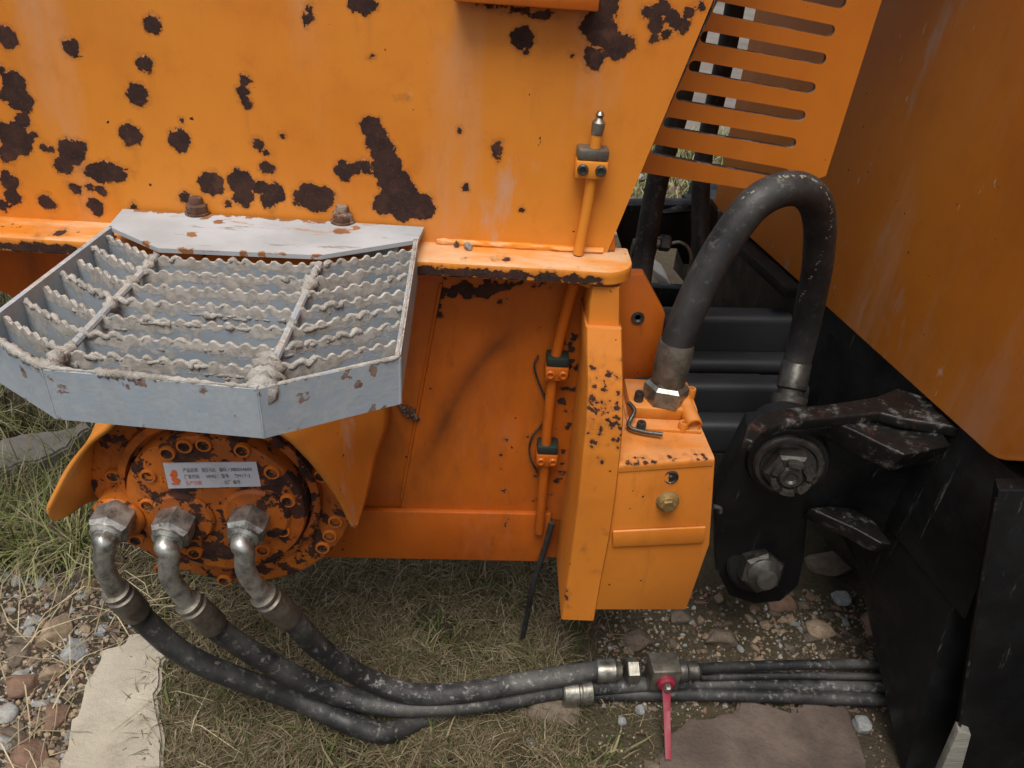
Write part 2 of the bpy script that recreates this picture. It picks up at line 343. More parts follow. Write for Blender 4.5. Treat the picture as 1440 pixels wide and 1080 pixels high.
SP = [(8,52,12),(20,115,13),(28,140,15),(8,135,8),(2,97,5),(33,170,9),(22,195,20),(5,185,12),(10,215,12),(45,190,6),(62,208,5),(71,210,5),(100,213,16),(90,232,13),
 (112,206,9),(150,242,(27,13)),(13,255,12),(18,277,11),(3,288,8),(64,282,9),(72,288,8),(106,265,7),(128,264,6),(142,268,7),(135,291,11),(101,68,10),(214,34,9),(203,90,9),(193,133,13),
 (183,189,14),(252,198,14),(257,170,2.5),(345,112,6),(342,128,7),(346,143,7),(433,12,4),(434,24,5),(430,32,3),(363,203,7),(374,213,4),(397,190,3.5),(375,236,9),(297,258,16),
 (337,256,16),(343,277,13),(364,262,9),(385,272,14),(378,283,10),(320,285,5),(442,278,(26,18)),(260,279,8),(188,290,5),
 (523,178,13),(530,198,15),(540,216,17),(545,236,20),(555,256,21),(566,276,21),(590,290,19),(568,292,18),(601,292,11),(484,240,12),(500,236,9),(514,234,8),(538,288,13),
 (700,212,(7,11)),(646,184,3),(565,138,(4,2)),(522,80,2.5),(498,5,8),(514,8,10),(524,8,6),(734,52,13),(731,62,6),(740,72,4),(695,7,(18,3)),(730,14,(16,4)),(758,20,(14,5)),
 (835,82,13),(850,8,(16,22)),(833,35,15),(848,45,17),(866,65,16),(880,60,11),(655,264,4.5),(805,78,2),(733,295,2.5),(912,18,8),(922,34,10),(932,12,9),(945,24,9),(958,34,9),(918,55,5),(970,18,6),(938,46,6),(985,10,5)]
SP += [(random.uniform(-620, -15), 300 - abs(random.gauss(0, 120)), random.uniform(4, 17)) for _ in range(45)]
def pxm(r): return tuple(a * .00108 for a in r) if isinstance(r, tuple) else r * .00108
wear(panel, [(P(x, y, Y=YA), pxm(r)) for x, y, r in SP])
co = np.array([v.co[:] for v in panel.data.vertices]); sv = np.zeros(len(co))
for x, y, r in SP:
    r = r if not isinstance(r, tuple) else r[0]
    if r < 7 or random.random() < .3: continue
    c_ = P(x + random.uniform(-.4, .4) * r, y, Y=YA); Ls = random.uniform(25, 75) * .00108; dzv = (c_[2] - co[:, 2]); wv = r * .00108 * .5
    sv = np.maximum(sv, np.clip(1 - np.abs(co[:, 0] - c_[0]) / wv, 0, 1) * np.clip(1 - dzv / Ls, 0, 1) * (dzv > 0) * random.uniform(.12, .32))
set_attr(panel, 'stain_and_reflection', sv)
# brow strip at the very top
a = P(640, 2, Y=YA); b = P(838, 6, Y=YA)
box('brow_strip', a[0], b[0], YA - .035, YA + .001, a[2] + .004, a[2] + .03, OR_LOW, body)
# return edge behind the slanted border
prism('edge_return', [(xr(ZL) - .001, YA + .021, ZL), (xr(1.9) - .001, YA + .021, 1.9), (xr(1.9) - .03, YA + .021, 1.9), (xr(ZL) - .03, YA + .021, ZL)], (0, .12, 0), OR_LOW, body)
pr = P(868, 320, Y=YA); pq = P(886, 348, Y=1.03, )
prism('corner_gusset', [(pr[0] - .004, YA + .003, pr[2]), (xr(ZL) + .012, YA + .003, ZL + .002), (xr(ZL) - .02, YA + .003, ZL + .002)], (0, .016, 0), OR_LOW, body, bevel=.001)
# flange (ledge): lofted along X with a rounded right end
XE = P(889, 366, Z=ZL)[0]; YF = .992
outline = []
xsL = list(np.arange(-1.7, XE - .045, .006))
fr = [(x, YF) for x in xsL] + [(XE - .045 + .045 * math.sin(t), YF + .045 - .045 * math.cos(t)) for t in np.linspace(0, math.pi / 2, 9)] + [(XE, YA + .02)]
TH = .022; V = []; n = len(fr)
prof = [(.004, 0), (.0012, -.0012), (0, -.004), (0, -.009), (0, -.014), (0, -TH + .003), (.003, -TH)]
for (x, y) in fr:
    dirn = (0, 1) if x < XE - .046 else ((XE - .045 - x) / .045, (YF + .045 - y) / .045) if y < YF + .046 else (-1, 0)
    V.append((x if dirn == (0, 1) else x + dirn[0] * .05 if False else min(x, XE - .03), YA + .002, ZL))
    V.append(((x + dirn[0] * .02), (y + dirn[1] * .02), ZL))
    for d, dz in prof: V.append((x + dirn[0] * d, y + dirn[1] * d, ZL + dz))
    V.append((min(x, XE - .03), YB, ZL - TH))
m = len(prof) + 3
F = [(i * m + j, (i + 1) * m + j, (i + 1) * m + j + 1, i * m + j + 1) for i in range(n - 1) for j in range(m - 1)]
ledge = mk('flange', V, F, OR_LEDGE, body, smooth=35)
ZF = ZL - .011
LB = []
for x0, x1 in [(-1.2, -.47), (-.1, .06), (.07, .165)]:
    for x in np.arange(x0, x1, .008): LB.append(((x, YF - .002, ZF - .003 + random.uniform(-.002, .001)), .0065 + random.uniform(0, .002)))
for x in np.arange(.205, .24, .006): LB.append(((x, YF, ZL - .004), .004))
for k in range(14): LB.append(((random.uniform(-.75, -.5), random.uniform(1.0, 1.05), ZL), random.uniform(.003, .009)))
for k in range(12): LB.append(((random.uniform(-.08, .2), random.uniform(1.0, 1.055), ZL), random.uniform(.001, .004)))
wear(ledge, LB)
lathe('lower_lip', (XE - .045, YF + .052, ZL - TH - .016), (0, 0, 1), [(.030, 0), (.036, .003), (.038, .008), (.036, .013), (.03, .0155)], OR_LEDGE, body)
# weld bead between panel and flange
tube('weld_bead', [(x, YA - .003, ZL + .003) for x in np.arange(-.07, xr(ZL), .01)], .005, OR, body, sides=8, curve=False, jit=.0006)
# lower panel
LP = [(-1.5, .929), (XE - .04, .929), (XE - .04, .315), (-.36, .305), (-.40, .5), (-.58, .74), (-.75, .835), (-1.5, .86)]
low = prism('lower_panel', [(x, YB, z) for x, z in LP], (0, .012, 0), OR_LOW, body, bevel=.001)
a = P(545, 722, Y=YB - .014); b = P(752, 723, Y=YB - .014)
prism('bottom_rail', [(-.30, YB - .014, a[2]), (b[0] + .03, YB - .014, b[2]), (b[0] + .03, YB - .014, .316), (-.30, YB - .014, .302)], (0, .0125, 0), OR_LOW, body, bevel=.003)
# cover plate with a seam on its left border
zc0, zc1 = P(600, 722, Y=YB)[2] + .001, .928
sa = P(622, 398, Y=YB); sb = P(566, 700, Y=YB)
zz = np.arange(zc0, zc1, .006); V = []; nxp = 56
for z in zz:
    xl = sa[0] + (sb[0] - sa[0]) * (z - sa[2]) / (sb[2] - sa[2])
    V.append((xl, YB - .0002, z))
    for x in np.linspace(xl + .0012, XE - .041, nxp - 1): V.append((x, YB - .002, z))
F = [(j * nxp + i, j * nxp + i + 1, (j + 1) * nxp + i + 1, (j + 1) * nxp + i) for j in range(len(zz) - 1) for i in range(nxp - 1)]
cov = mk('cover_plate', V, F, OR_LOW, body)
wb = []
for k in range(26): wb.append((P(random.uniform(618, 705), random.gauss(407, 8), Y=YB - .002), random.uniform(.003, .010)))
for k in range(12): wb.append((P(random.gauss(612, 6), random.uniform(405, 450), Y=YB - .002), random.uniform(.002, .007)))
for k in range(10): wb.append((P(random.uniform(690, 800), random.uniform(397, 404), Y=YB - .002), random.uniform(.003, .007)))
for px, py in [(783, 515), (769, 637)]:
    for k in range(12): wb.append((P(px + random.gauss(0, 20), py + random.gauss(6, 28), Y=YB - .002), random.uniform(.002, .007)))
for k in range(14): wb.append((P(random.gauss(800, 8), random.uniform(470, 720), Y=YB - .002), random.uniform(.002, .008)))
for k in range(9): wb.append((P(random.uniform(700, 755), random.uniform(600, 715), Y=YB - .002), random.uniform(.001, .004)))
wear(cov, wb)
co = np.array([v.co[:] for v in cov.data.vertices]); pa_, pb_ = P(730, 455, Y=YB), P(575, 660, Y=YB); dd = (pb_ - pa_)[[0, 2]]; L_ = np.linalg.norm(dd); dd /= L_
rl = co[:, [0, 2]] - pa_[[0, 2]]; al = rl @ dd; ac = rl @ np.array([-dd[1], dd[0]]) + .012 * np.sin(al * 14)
set_attr(cov, 'stain_and_reflection', np.clip(1 - np.abs(ac) / .030, 0, 1) ** 1.3 * np.clip(al / .05, 0, 1) * np.clip((L_ - al) / .08, 0, 1))  # soft dark diagonal reflection painted into the cover plate's colour
tube('plate_seam', [sa + [-.002, -.002, 0], lerp_(sa, sb, .3) + [-.002, -.002, 0], lerp_(sa, sb, .65) + [-.002, -.002, 0], sb + [-.002, -.002, 0]], .0026, OR_LOW, body, sides=8)
for k in range(3):
    pts = [P(560 + i * 6 + k * 3, 570 + i * 2.5 + k * 5, Y=YB - .003) for i in range(5)]
    tube('weld_spatter', pts, [.002, .005, .004, .006, .002], RUSTY, body, sides=8, jit=.001)
# bracket post
st = [(832, 872, 404, 1.000), (828, 872, 432, .998), (826, 872, 458, .996), (824, 875, 462, .982), (824, 876, 500, .966), (825, 877, 545, .950), (823, 877, 590, .936), (818, 873, 640, .928), (812, 866, 700, .922), (805, 857, 760, .920), (797, 846, 815, .920), (789, 836, 872, .920)]
V = []; BL = []; BR = []
dense = []
for k in range(len(st) - 1):
    for t in np.linspace(0, 1, 14, endpoint=False): dense.append(tuple(np.array(st[k]) * (1 - t) + np.array(st[k + 1]) * t))
dense.append(st[-1])
NXW = 16; F = []
for (xl, xr_, y, Y) in dense:
    l = P(xl, y, Y=Y); r_ = P(xr_, y, Y=Y); z = (l[2] + r_[2]) / 2
    V.append((l[0], YB, z)); V.append((l[0], Y + .003, z))
    for t in np.linspace(.04, .96, NXW): V.append((l[0] + (r_[0] - l[0]) * t, Y, z))
    V.append((r_[0], Y + .003, z)); V.append((r_[0], YB, z))
m = NXW + 4
F = [(i * m + j, (i + 1) * m + j, (i + 1) * m + j + 1, i * m + j + 1) for i in range(len(dense) - 1) for j in range(m - 1)]
F += [tuple(range(m)), tuple((len(dense) - 1) * m + j for j in range(m))]
br = mk('bracket_post', V, F, OR_BRK, body, smooth=40)
bl = []
for k in range(95):
    px = random.uniform(828, 874); py = random.gauss(575, 35)
    if 500 < py < 660: bl.append((P(px, py, Y=np.interp(py, [q[2] for q in st], [q[3] for q in st])), random.uniform(.0006, .0030)))
for k in range(9): bl.append((P(797 + random.uniform(-2, 3), 830 + k * 3, Y=.92), .002))
for k in range(8): bl.append((P(random.uniform(812, 870), random.uniform(640, 860), Y=.921), .001))
wear(br, bl)
# motor guard: curved hood cut from a cylinder around the motor axis
MC = P(312, 692, Y=.955); RG = .222
def rel(x, z, Y): return np.array([MC[0] + x, Y, MC[2] + z])
tipL = P(72, 729, Y=.91); tipR = P(500, 744, Y=.918)
GF = [tipL, P(65, 715, Y=.90), P(76, 690, Y=.90), P(95, 655, Y=.90), P(122, 622, Y=.89), P(150, 600, Y=.88), rel(-.055, .235, .86), rel(.06, .25, .85), P(392, 606, Y=.855), P(426, 634, Y=.865), P(456, 668, Y=.88), P(481, 705, Y=.90), tipR]
GB = [tipL + [.006, .006, -.001], P(92, 722, Y=.925), P(112, 708, Y=.95), P(140, 685, Y=1.0), rel(-.215, .07, 1.05), rel(-.17, .15, 1.06), rel(-.06, .25, 1.07), rel(.07, .27, 1.07), rel(.20, .21, 1.07), P(549, 572, Y=1.07), P(532, 640, Y=1.03), P(516, 700, Y=.972), tipR + [.002, .004, .002]]
gf = catmull(GF, 8); gb = catmull(GB, 8); m = 10; na = len(gf)
V = [lerp_(gf[i], gb[i], t) for i in range(na) for t in np.linspace(0, 1, m)]
F = [(i * m + j, i * m + j + 1, (i + 1) * m + j + 1, (i + 1) * m + j) for i in range(na - 1) for j in range(m - 1)]
gd = mk('motor_guard', V, F, OR_GUARD, body, smooth=60)
md = gd.modifiers.new('thickness', 'SOLIDIFY'); md.thickness = .007; md.offset = -1; md.use_even_offset = False

# ------------------------------------------------------------------ grey step with serrated grating
ZS = .975
stp = thing('grating_step', (-.31, 1.03, ZL), 'grey blue serrated grating step caked with dried mud above the motor', 'step')
def S(px, py, dz=0): p = P(px, py, Z=ZS); p[2] += dz; return p
def plate_top():
    rear = [P(178, 289, Z=ZS), P(597, 318, Z=ZS)]
    front = [S(588, 337), S(450, 359), S(222, 349), S(152, 318)]
    return rear + front
pts = plate_top(); pts[0][1] = min(pts[0][1], YA - .004); pts[1][1] = min(pts[1][1], YA - .004)
L_r, B1_r, B2_r, R_r = pts[5], pts[4], pts[3], pts[2]
# rear plate as a dense sheet
V = []; F = []; nu, nv = 110, 14
rear = [pts[0], pts[0] + (pts[1] - pts[0]) * .12, pts[0] + (pts[1] - pts[0]) * .65, pts[1]]
front = [L_r, B1_r, B2_r, R_r]
def poly_at(pl, t):
    d = np.cumsum([0] + [np.linalg.norm(pl[i + 1] - pl[i]) for i in range(3)]); d /= d[-1]
    return np.array([np.interp(t, d, [p[k] for p in pl]) for k in range(3)])
for lay in (0, -.006):
    for v in range(nv):
        for u in range(nu):
            t = u / (nu - 1); a = poly_at(rear, t); b = poly_at(front, t); q = a + (b - a) * v / (nv - 1); V.append((q[0], q[1], ZS + lay))
for lay in (0, 1):
    o_ = lay * nu * nv; F += [(o_ + v * nu + u, o_ + v * nu + u + 1, o_ + (v + 1) * nu + u + 1, o_ + (v + 1) * nu + u) for v in range(nv - 1) for u in range(nu - 1)]
o_ = nu * nv; rim = [u for u in range(nu)] + [v * nu + nu - 1 for v in range(1, nv)] + [(nv - 1) * nu + u for u in range(nu - 2, -1, -1)] + [v * nu for v in range(nv - 2, 0, -1)]
F += [(rim[i], rim[(i + 1) % len(rim)], o_ + rim[(i + 1) % len(rim)], o_ + rim[i]) for i in range(len(rim))]
tp = mk('top_plate', V, F, PLATE, stp, smooth=40)
pb = []
for u in range(0, nu, 2):
    t = u / nu; a = poly_at(rear, t)
    if random.random() < .55 and t < .75: pb.append((a, random.uniform(.002, .011)))
    b = poly_at(front, t)
    if random.random() < .3 and .15 < t < .7: pb.append((b, random.uniform(.002, .007)))
for px, py in [(290, 305), (310, 312), (300, 300), (352, 300), (480, 325), (500, 320), (270, 330)]: pb.append((P(px, py, Z=ZS), random.uniform(.004, .011)))
wear(tp, pb)
box('mounting_pad', -.47, -.12, YF + .004, YA - .006, ZL + .0005, ZS - .0065, GREY, stp, bevel=.001)
# frame bars (flat bar around the grating): bent path
fl = [np.array(L_r), S(-38, 462), S(58, 520), S(362, 548), S(563, 503), np.array(R_r)]
HB = .058
def flatbar(name, a, b, h, th, mat, par, nseg=60, top=0.0, inward=1):
    a = np.array(a); b = np.array(b); d = (b - a) / np.linalg.norm(b - a); nrm = np.cross(d, [0, 0, 1.0]) * th * inward
    V = []
    for t in np.linspace(0, 1, nseg):
        p = a + (b - a) * t; z = ZS + top
        for off in (0, 1):
            q = p + nrm * off
            for zz in np.linspace(z, z - h, 8): V.append((q[0], q[1], zz))
    F = []; m = 16
    for i in range(nseg - 1):
        for j in range(7):
            F.append((i * m + j, i * m + j + 1, (i + 1) * m + j + 1, (i + 1) * m + j)); F.append((i * m + 8 + j, i * m + 9 + j, (i + 1) * m + 9 + j, (i + 1) * m + 8 + j))
        F.append((i * m, i * m + 8, (i + 1) * m + 8, (i + 1) * m)); F.append((i * m + 7, i * m + 15, (i + 1) * m + 15, (i + 1) * m + 7))
    for e in (0, (nseg - 1) * m):
        F += [(e + j, e + j + 1, e + 9 + j, e + 8 + j) for j in range(7)]
    return mk(name, V, F, mat, par)
for i in range(5):
    a, b = fl[i], fl[i + 1]; d = (b - a) / np.linalg.norm(b - a)
    nm = 'front_bar' if i in (1, 2, 3) else 'side_bar'
    o = flatbar(nm, a - d * (0.0 if i == 0 else .001), b + d * .001, HB if i > 0 else HB, .006, GREY, stp, inward=-1)
    wb = []
    for k in range(16):
        t = random.random(); p = a + (b - a) * t; wb.append(((p[0], p[1], ZS - random.choice([.003, .004, .006, HB - .002, .02])), random.uniform(.001, .0055)))
    if i == 2:
        for px, py, r in [(68, 528, .004), (88, 548, .0055), (84, 546, .004), (180, 535, .007), (190, 537, .006), (215, 535, .005)]: wb.append((P(px, py, Y=a[1]), r))
    wear(o, wb)
def crust(name, path, base, amp, par, thr=0.0, seed=0, sides=9):
    """lumpy dried mud lying along a path"""
    path = np.array(path); m = len(path); T, A_, B_ = frames(path); V = []; F = []
    for i, p in enumerate(path):
        v = base + amp * (fbm((p[0] * 22 + seed, p[1] * 22, seed * 1.7), 3) + .55 * fbm((p[0] * 110 + seed, p[1] * 110, seed), 3))
        r = max(v - thr, .0003)
        for j in range(sides):
            t = 2 * math.pi * j / sides; k = 1 + .8 * mnoise.noise(Vector((p[0] * 260 + seed, p[1] * 260, j * 1.7))) + .3 * mnoise.noise(Vector((i * .9, seed, j * 2.3)))
            q = p + r * max(k, .25) * (A_[i] * math.cos(t) + B_[i] * math.sin(t) * 1.1); V.append(q)
    for i in range(m - 1):
        for j in range(sides):
            k = (j + 1) % sides; F.append((i * sides + j, i * sides + k, (i + 1) * sides + k, (i + 1) * sides + j))
    F += [tuple(range(sides)), tuple((m - 1) * sides + j for j in range(sides))]
    return mk(name, V, F, MUD, par, smooth=180)
B1_f, B2_f, L_f, R_f = fl[2], fl[3], fl[1], fl[4]
lerp = lambda a, b, t: np.array(a) + (np.array(b) - np.array(a)) * t
def resample(pl, step):
    out = [pl[0]]
    for a, b in zip(pl[:-1], pl[1:]):
        n = max(2, int(np.linalg.norm(b - a) / step)); out += [lerp(a, b, t) for t in np.linspace(0, 1, n + 1)[1:]]
    return np.array(out)
NB = 7; HG = .042
for i in range(NB):
    t = .05 + i * .133
    pl = [lerp(L_r, L_f, t), lerp(B1_r, B1_f, t), lerp(B2_r, B2_f, t), lerp(R_r, R_f, t)]
    d0 = pl[1] - pl[0]; pl[0] = pl[0] + d0 / np.linalg.norm(d0) * .007; d1 = pl[2] - pl[3]; pl[3] = pl[3] + d1 / np.linalg.norm(d1) * .008
    pa = resample(pl, .0021); s_ = np.concatenate([[0], np.cumsum(np.linalg.norm(np.diff(pa, axis=0), axis=1))])
    T, A_, B_ = frames(pa); V = []; F = []
    for k, p in enumerate(pa):
        ph = (s_[k] / .0172) % 1; tooth = .0048 * max(0, math.sin(math.pi * min(1, max(0, (ph - .12) / .62)))) ** .6 if .12 < ph < .74 else 0
        nrm = np.array([-T[k][1], T[k][0], 0]); nrm /= np.linalg.norm(nrm)
        z1 = ZS - .009 + tooth
        for sgn in (-1, 1):
            q = p + nrm * .002 * sgn
            V.append((q[0], q[1], z1)); V.append((q[0], q[1], ZS - .009 - .4 * HG)); V.append((q[0], q[1], ZS - .009 - HG))
    for k in range(len(pa) - 1):
        a = k * 6; b = a + 6
        F += [(a, a + 1, b + 1, b), (a + 1, a + 2, b + 2, b + 1), (a + 3, a + 4, b + 4, b + 3), (a + 4, a + 5, b + 5, b + 4), (a, a + 3, b + 3, b), (a + 2, a + 5, b + 5, b + 2)]
    F += [(0, 1, 2, 5, 4, 3), tuple(len(V) - 6 + q for q in (0, 1, 2, 5, 4, 3))]
    bar = mk('grating_bar', V, F, GREY_MUD, stp)
    mp = resample(pl, .0022); sm = np.concatenate([[0], np.cumsum(np.linalg.norm(np.diff(mp, axis=0), axis=1))])
    for k in range(len(mp)):
        ph = (sm[k] / .0172) % 1; mp[k, 2] = ZS - .0092 + (.0044 * math.sin(math.pi * (ph - .12) / .62) ** .6 if .12 < ph < .74 else 0)
    crust('mud_crust', mp, .0011 + .0007 * (i > 2), .0034, bar, thr=.0004, seed=i * 3.1)
    if i > 1:   # clods clinging to the sides of the bar
        for q in range(9 if i > 2 else 2):
            c0 = random.randrange(10, len(mp) - 50); L_ = random.randrange(14, 44); seg = mp[c0:c0 + L_].copy(); seg[:, 2] -= random.uniform(.002, .014); seg[:, 1] -= .0006; seg[:, 2] = np.convolve(np.pad(seg[:, 2], 6, mode='edge'), np.ones(13) / 13, 'valid')
            crust('mud_crust', seg, .0014, .0032, bar, thr=.0003, seed=i + q * 5.3)
for a, b, sd, rr in [(B1_r, B1_f, 1.0, .0062), (B2_r, B2_f, 7.0, .0066)]:
    a = lerp(a, b, .03); q = lerp(a, b, .985); pth = resample([a - np.array([0, 0, .008]), q - np.array([0, 0, .008])], .002)
    cb = tube('cross_bar', [pth[0], pth[-1]], .0045, GREY, stp, sides=8, curve=False)
    crust('mud_crust', pth, rr * .55, .0065, cb, seed=sd, sides=10)
crust('mud_crust', resample([p + np.array([0, .003, .001]) for p in fl[1:4]], .0022), .0034, .0034, stp, thr=.0004, seed=11)
for p0, p1, r0 in [((378, 500), (368, 545), .013), ((82, 490), (66, 518), .011)]:
    a = S(*p0); b = S(*p1); crust('mud_crust', resample([a - [0, 0, .006], b - [0, 0, .004]], .002), r0 * .72, .008, stp, seed=23 + r0, sides=10)
crust('mud_crust', resample([p + np.array([-.003, 0, 0.0]) for p in fl[3:6]], .0022), .0020, .002, stp, thr=.0004, seed=17)
for px, py in [(278, 300), (482, 312)]:
    p = P(px, py, Z=ZS)
    bo = lathe('bolt', (p[0], p[1], ZS), (0, 0, 1), [(.0095, 0), (.0095, .020), (.008, .024), (.006, .0245)], RUSTY, stp, sides=16)
    lathe('washer', (p[0], p[1], ZS), (0, 0, 1), [(.017, 0), (.017, .003), (.011, .0032)], RUSTY, bo, sides=24)
    hexnut('nut', (p[0], p[1], ZS + .003), (0, 0, 1), .0155, .012, RUSTY, bo)

# ------------------------------------------------------------------ hydraulic motor
YM, YD = .955, .925
mot = thing('hydraulic_motor', (MC[0], 1.05, MC[2] - .2), 'round rusty orange hydraulic motor with bolt ring and white nameplate', 'motor')
AX = (0, -1, 0)
def lathe_dense(name, prof, mat, par, sides=96): return lathe(name, (MC[0], YM, MC[2]), AX, prof, mat, par, sides=sides)
lathe_dense('outer_housing', [(.17, -.20), (.205, -.19), (.205, -.012), (.2035, -.003), (.198, 0), (.172, .001), (.169, -.002), (.158, -.004), (.156, .010), (.151, .013), (.144, .012), (.142, -.004), (.13, -.005)], OR_MOT, mot)
lathe('end_cover', (MC[0], YM, MC[2] - .004), AX, [(.138, -.006), (.138, .022), (.1355, .028), (.131, .030), (.05, .0305)], OR_MOT, mot, sides=72)
b_in = [(209,668),(208,709),(236,636),(260,626),(287,624),(341,632),(383,663),(405,703),(370,772),(274,776),(192,758),(398,745)]
b_out = [(472,732),(464,752),(454,769),(316,815),(228,800),(452,668),(160,668),(176,690)]
boltprof = [(.0122, -.002), (.0122, .0035), (.0112, .005), (.0086, .005), (.008, -.0008), (.002, -.001)]
bm0 = None
for k, (px, py) in enumerate(b_in + b_out):
    Yk = YD if k < len(b_in) else YM; p = P(px, py, Y=Yk)
    if bm0 is None:
        o = lathe('cap_screw', (0, 0, 0), AX, boltprof, OR_BOLT, None, sides=20); bm0 = o; o.parent = mot
        o.data.materials.append(RUSTY); o.data.polygons.foreach_set('material_index', [1 if math.hypot(p.center.x, p.center.z) < .0083 else 0 for p in o.data.polygons])  # socket faces get a darker material: recess shade put into the colour
    else: o = bm0.copy(); C.objects.link(o); o.parent = mot
    o.matrix_parent_inverse = Matrix.Translation(-mot.location); o.location = p
# nameplate
YN = YD - .0025
q4 = [P(229, 652, Y=YN), P(360, 650, Y=YN), P(367, 684, Y=YN), P(237, 687, Y=YN)]
npl = prism('nameplate', q4, (0, .002, 0), LABEL, mot, bevel=0)
def npt(u, v): return lerp(lerp(q4[0], q4[1], u), lerp(q4[3], q4[2], u), v) + np.array([0, -.0006, 0])
def text_mesh(txt, name, u, v, h, mat, par, wlim=None):
    cu = bpy.data.curves.new(name, 'FONT'); cu.body = txt; cu.size = 1; o = bpy.data.objects.new(name, cu); C.objects.link(o)
    dg = bpy.context.evaluated_depsgraph_get(); me = bpy.data.meshes.new_from_object(o.evaluated_get(dg)); bpy.data.objects.remove(o)
    n = len(me.vertices)
    if n == 0: return None
    co = np.empty(n * 3); me.vertices.foreach_get('co', co); co = co.reshape(-1, 3)
    W = np.linalg.norm(q4[1] - q4[0]); H = np.linalg.norm(q4[3] - q4[0]); wd = co[:, 0].max() - co[:, 0].min()
    sx = h * H / W if wlim is None else wlim / wd
    new = [npt(u + (x - co[:, 0].min()) * sx, v - y * h) for x, y, _ in co]
    me.vertices.foreach_set('co', np.array(new).ravel()); me.update(); return link(name, me, mat, par)
for txt, u, v, w_, m_ in [('产品名称', .20, .34, .16, INK), ('液压马达', .40, .34, .15, INK), ('编码', .59, .34, .08, INK), ('1380034600', .69, .34, .25, INK),
                          ('厂家代码', .20, .60, .16, INK), ('HMG', .44, .60, .10, INK), ('型号', .60, .60, .08, INK), ('TM17-2', .74, .60, .17, INK),
                          ('生产日期', .20, .86, .17, INK_O), ('出厂', .62, .86, .07, INK), ('编号', .71, .86, .08, INK)]:
    text_mesh(txt, 'printed_text', u, v, .19, m_, npl, w_)
logo = []
for cx, cy, rx, ry in [(.10, .40, .035, .16), (.085, .62, .03, .12), (.12, .68, .028, .10), (.09, .80, .05, .045), (.065, .45, .018, .07)]:
    logo.append([npt(cx + rx * math.cos(t), cy + ry * math.sin(t)) - np.array([0, .0001 * len(logo), 0]) for t in np.linspace(0, 2 * math.pi, 10, endpoint=False)])
V = [p for l in logo for p in l]; mk('printed_emblem', V, [tuple(range(i * 10, i * 10 + 10)) for i in range(len(logo))], INK_O, npl)
# bosses behind the fittings
for px, py, r in [(258, 726, .050), (362, 722, .052), (168, 726, .040)]:
    p = P(px, py, Y=YD); lathe('port_boss', (p[0], YD + .012, p[2]), AX, [(r, -.02), (r, .016), (r - .004, .021), (r * .5, .022)], OR_MOT, mot, sides=36)

# ------------------------------------------------------------------ the three hoses below the motor
def fitting_hose(nutpx, elbow, ferr, hose, label, mat, fr=.0228, hr=.0198, thin=0):
    n0 = P(*nutpx, Y=.912)
    th_ = thing('hydraulic_hose', (n0[0], .9, .02), label, 'hose', 'hoses hanging from the hydraulic motor')
    ax = np.array([-.06, -.985, -.12])
    hexnut('swivel_nut', n0 - ax * .012, ax, .032, .044, STEEL_N, th_, phase=.35)
    lathe('swivel_collar', n0 + ax * .03, ax, [(.024, 0), (.024, .006), (.019, .010)], STEEL_N, th_, sides=28)
    e = [n0 + ax * .02, n0 + ax * .046] + [P(x, y, Y=Y) for x, y, Y in elbow]; f0 = P(*ferr[0][:2], Y=ferr[0][2]); f1 = P(*ferr[1][:2], Y=ferr[1][2])
    tube('elbow_pipe', e + [f0], .0152, STEEL_N, th_, n=8)
    d = (f1 - f0) / np.linalg.norm(f1 - f0); L_ = np.linalg.norm(f1 - f0)
    lathe('ferrule', f0 - d * .004, d, [(.016, -.002), (.0218, 0), (.0218, .006), (.0185, .009), (.0185, .012), (fr, .015), (fr * 1.03, L_ * .5), (fr, L_), (fr * .93, L_ + .003)], FERR, th_, sides=32)
    pts = [f1 - d * .004, f1 + d * .03] + [P(h[0], h[1], Y=h[2]) if h[2] > .4 else P(h[0], h[1], Z=h[2]) for h in hose]
    h = tube('rubber_hose', pts, [hr] * (len(pts) - thin) + [.0135] * thin if thin else hr, mat, th_, n=14, sides=24); return th_, pts
STEEL_N = steel('scuffed_zinc_steel', (.55, .55, .51), (.16, .155, .14), .575, .40, .85, (.08, .07, .06))
fitting_hose((163, 728), [(148, 762, .862), (146, 795, .858), (156, 818, .862)], [(164, 832, .868), (193, 862, .885)],
    [(262, 922, .895), (345, 958, .90), (420, 985, .085), (490, 1016, .065), (545, 1030, .05), (600, 1008, .03), (690, 992, .022), (820, 978, .028), (960, 976, .026), (1120, 980, .026), (1260, 985, .03)],
    'leftmost black hydraulic hose under the motor, dropping lowest onto the grass', RUB, thin=4)
fitting_hose((248, 735), [(238, 778, .862), (238, 808, .858), (252, 832, .862)], [(266, 848, .868), (302, 880, .885)],
    [(372, 928, .905), (450, 968, .915), (530, 990, .08), (610, 992, .075), (700, 984, .062), (800, 968, .05), (950, 962, .04), (1100, 964, .035), (1260, 968, .035)],
    'middle black hydraulic hose under the motor between the two other hoses', RUB_D, thin=3)
fitting_hose((352, 732), [(344, 775, .862), (345, 800, .858), (358, 822, .862)], [(372, 838, .868), (408, 870, .885)],
    [(450, 912, .905), (510, 952, .92), (575, 975, .11), (650, 974, .10), (725, 962, .095), (790, 951, .09), (845, 943, .088)],
    'right black hydraulic hose under the motor running to the valve with red lever', RUB_D)

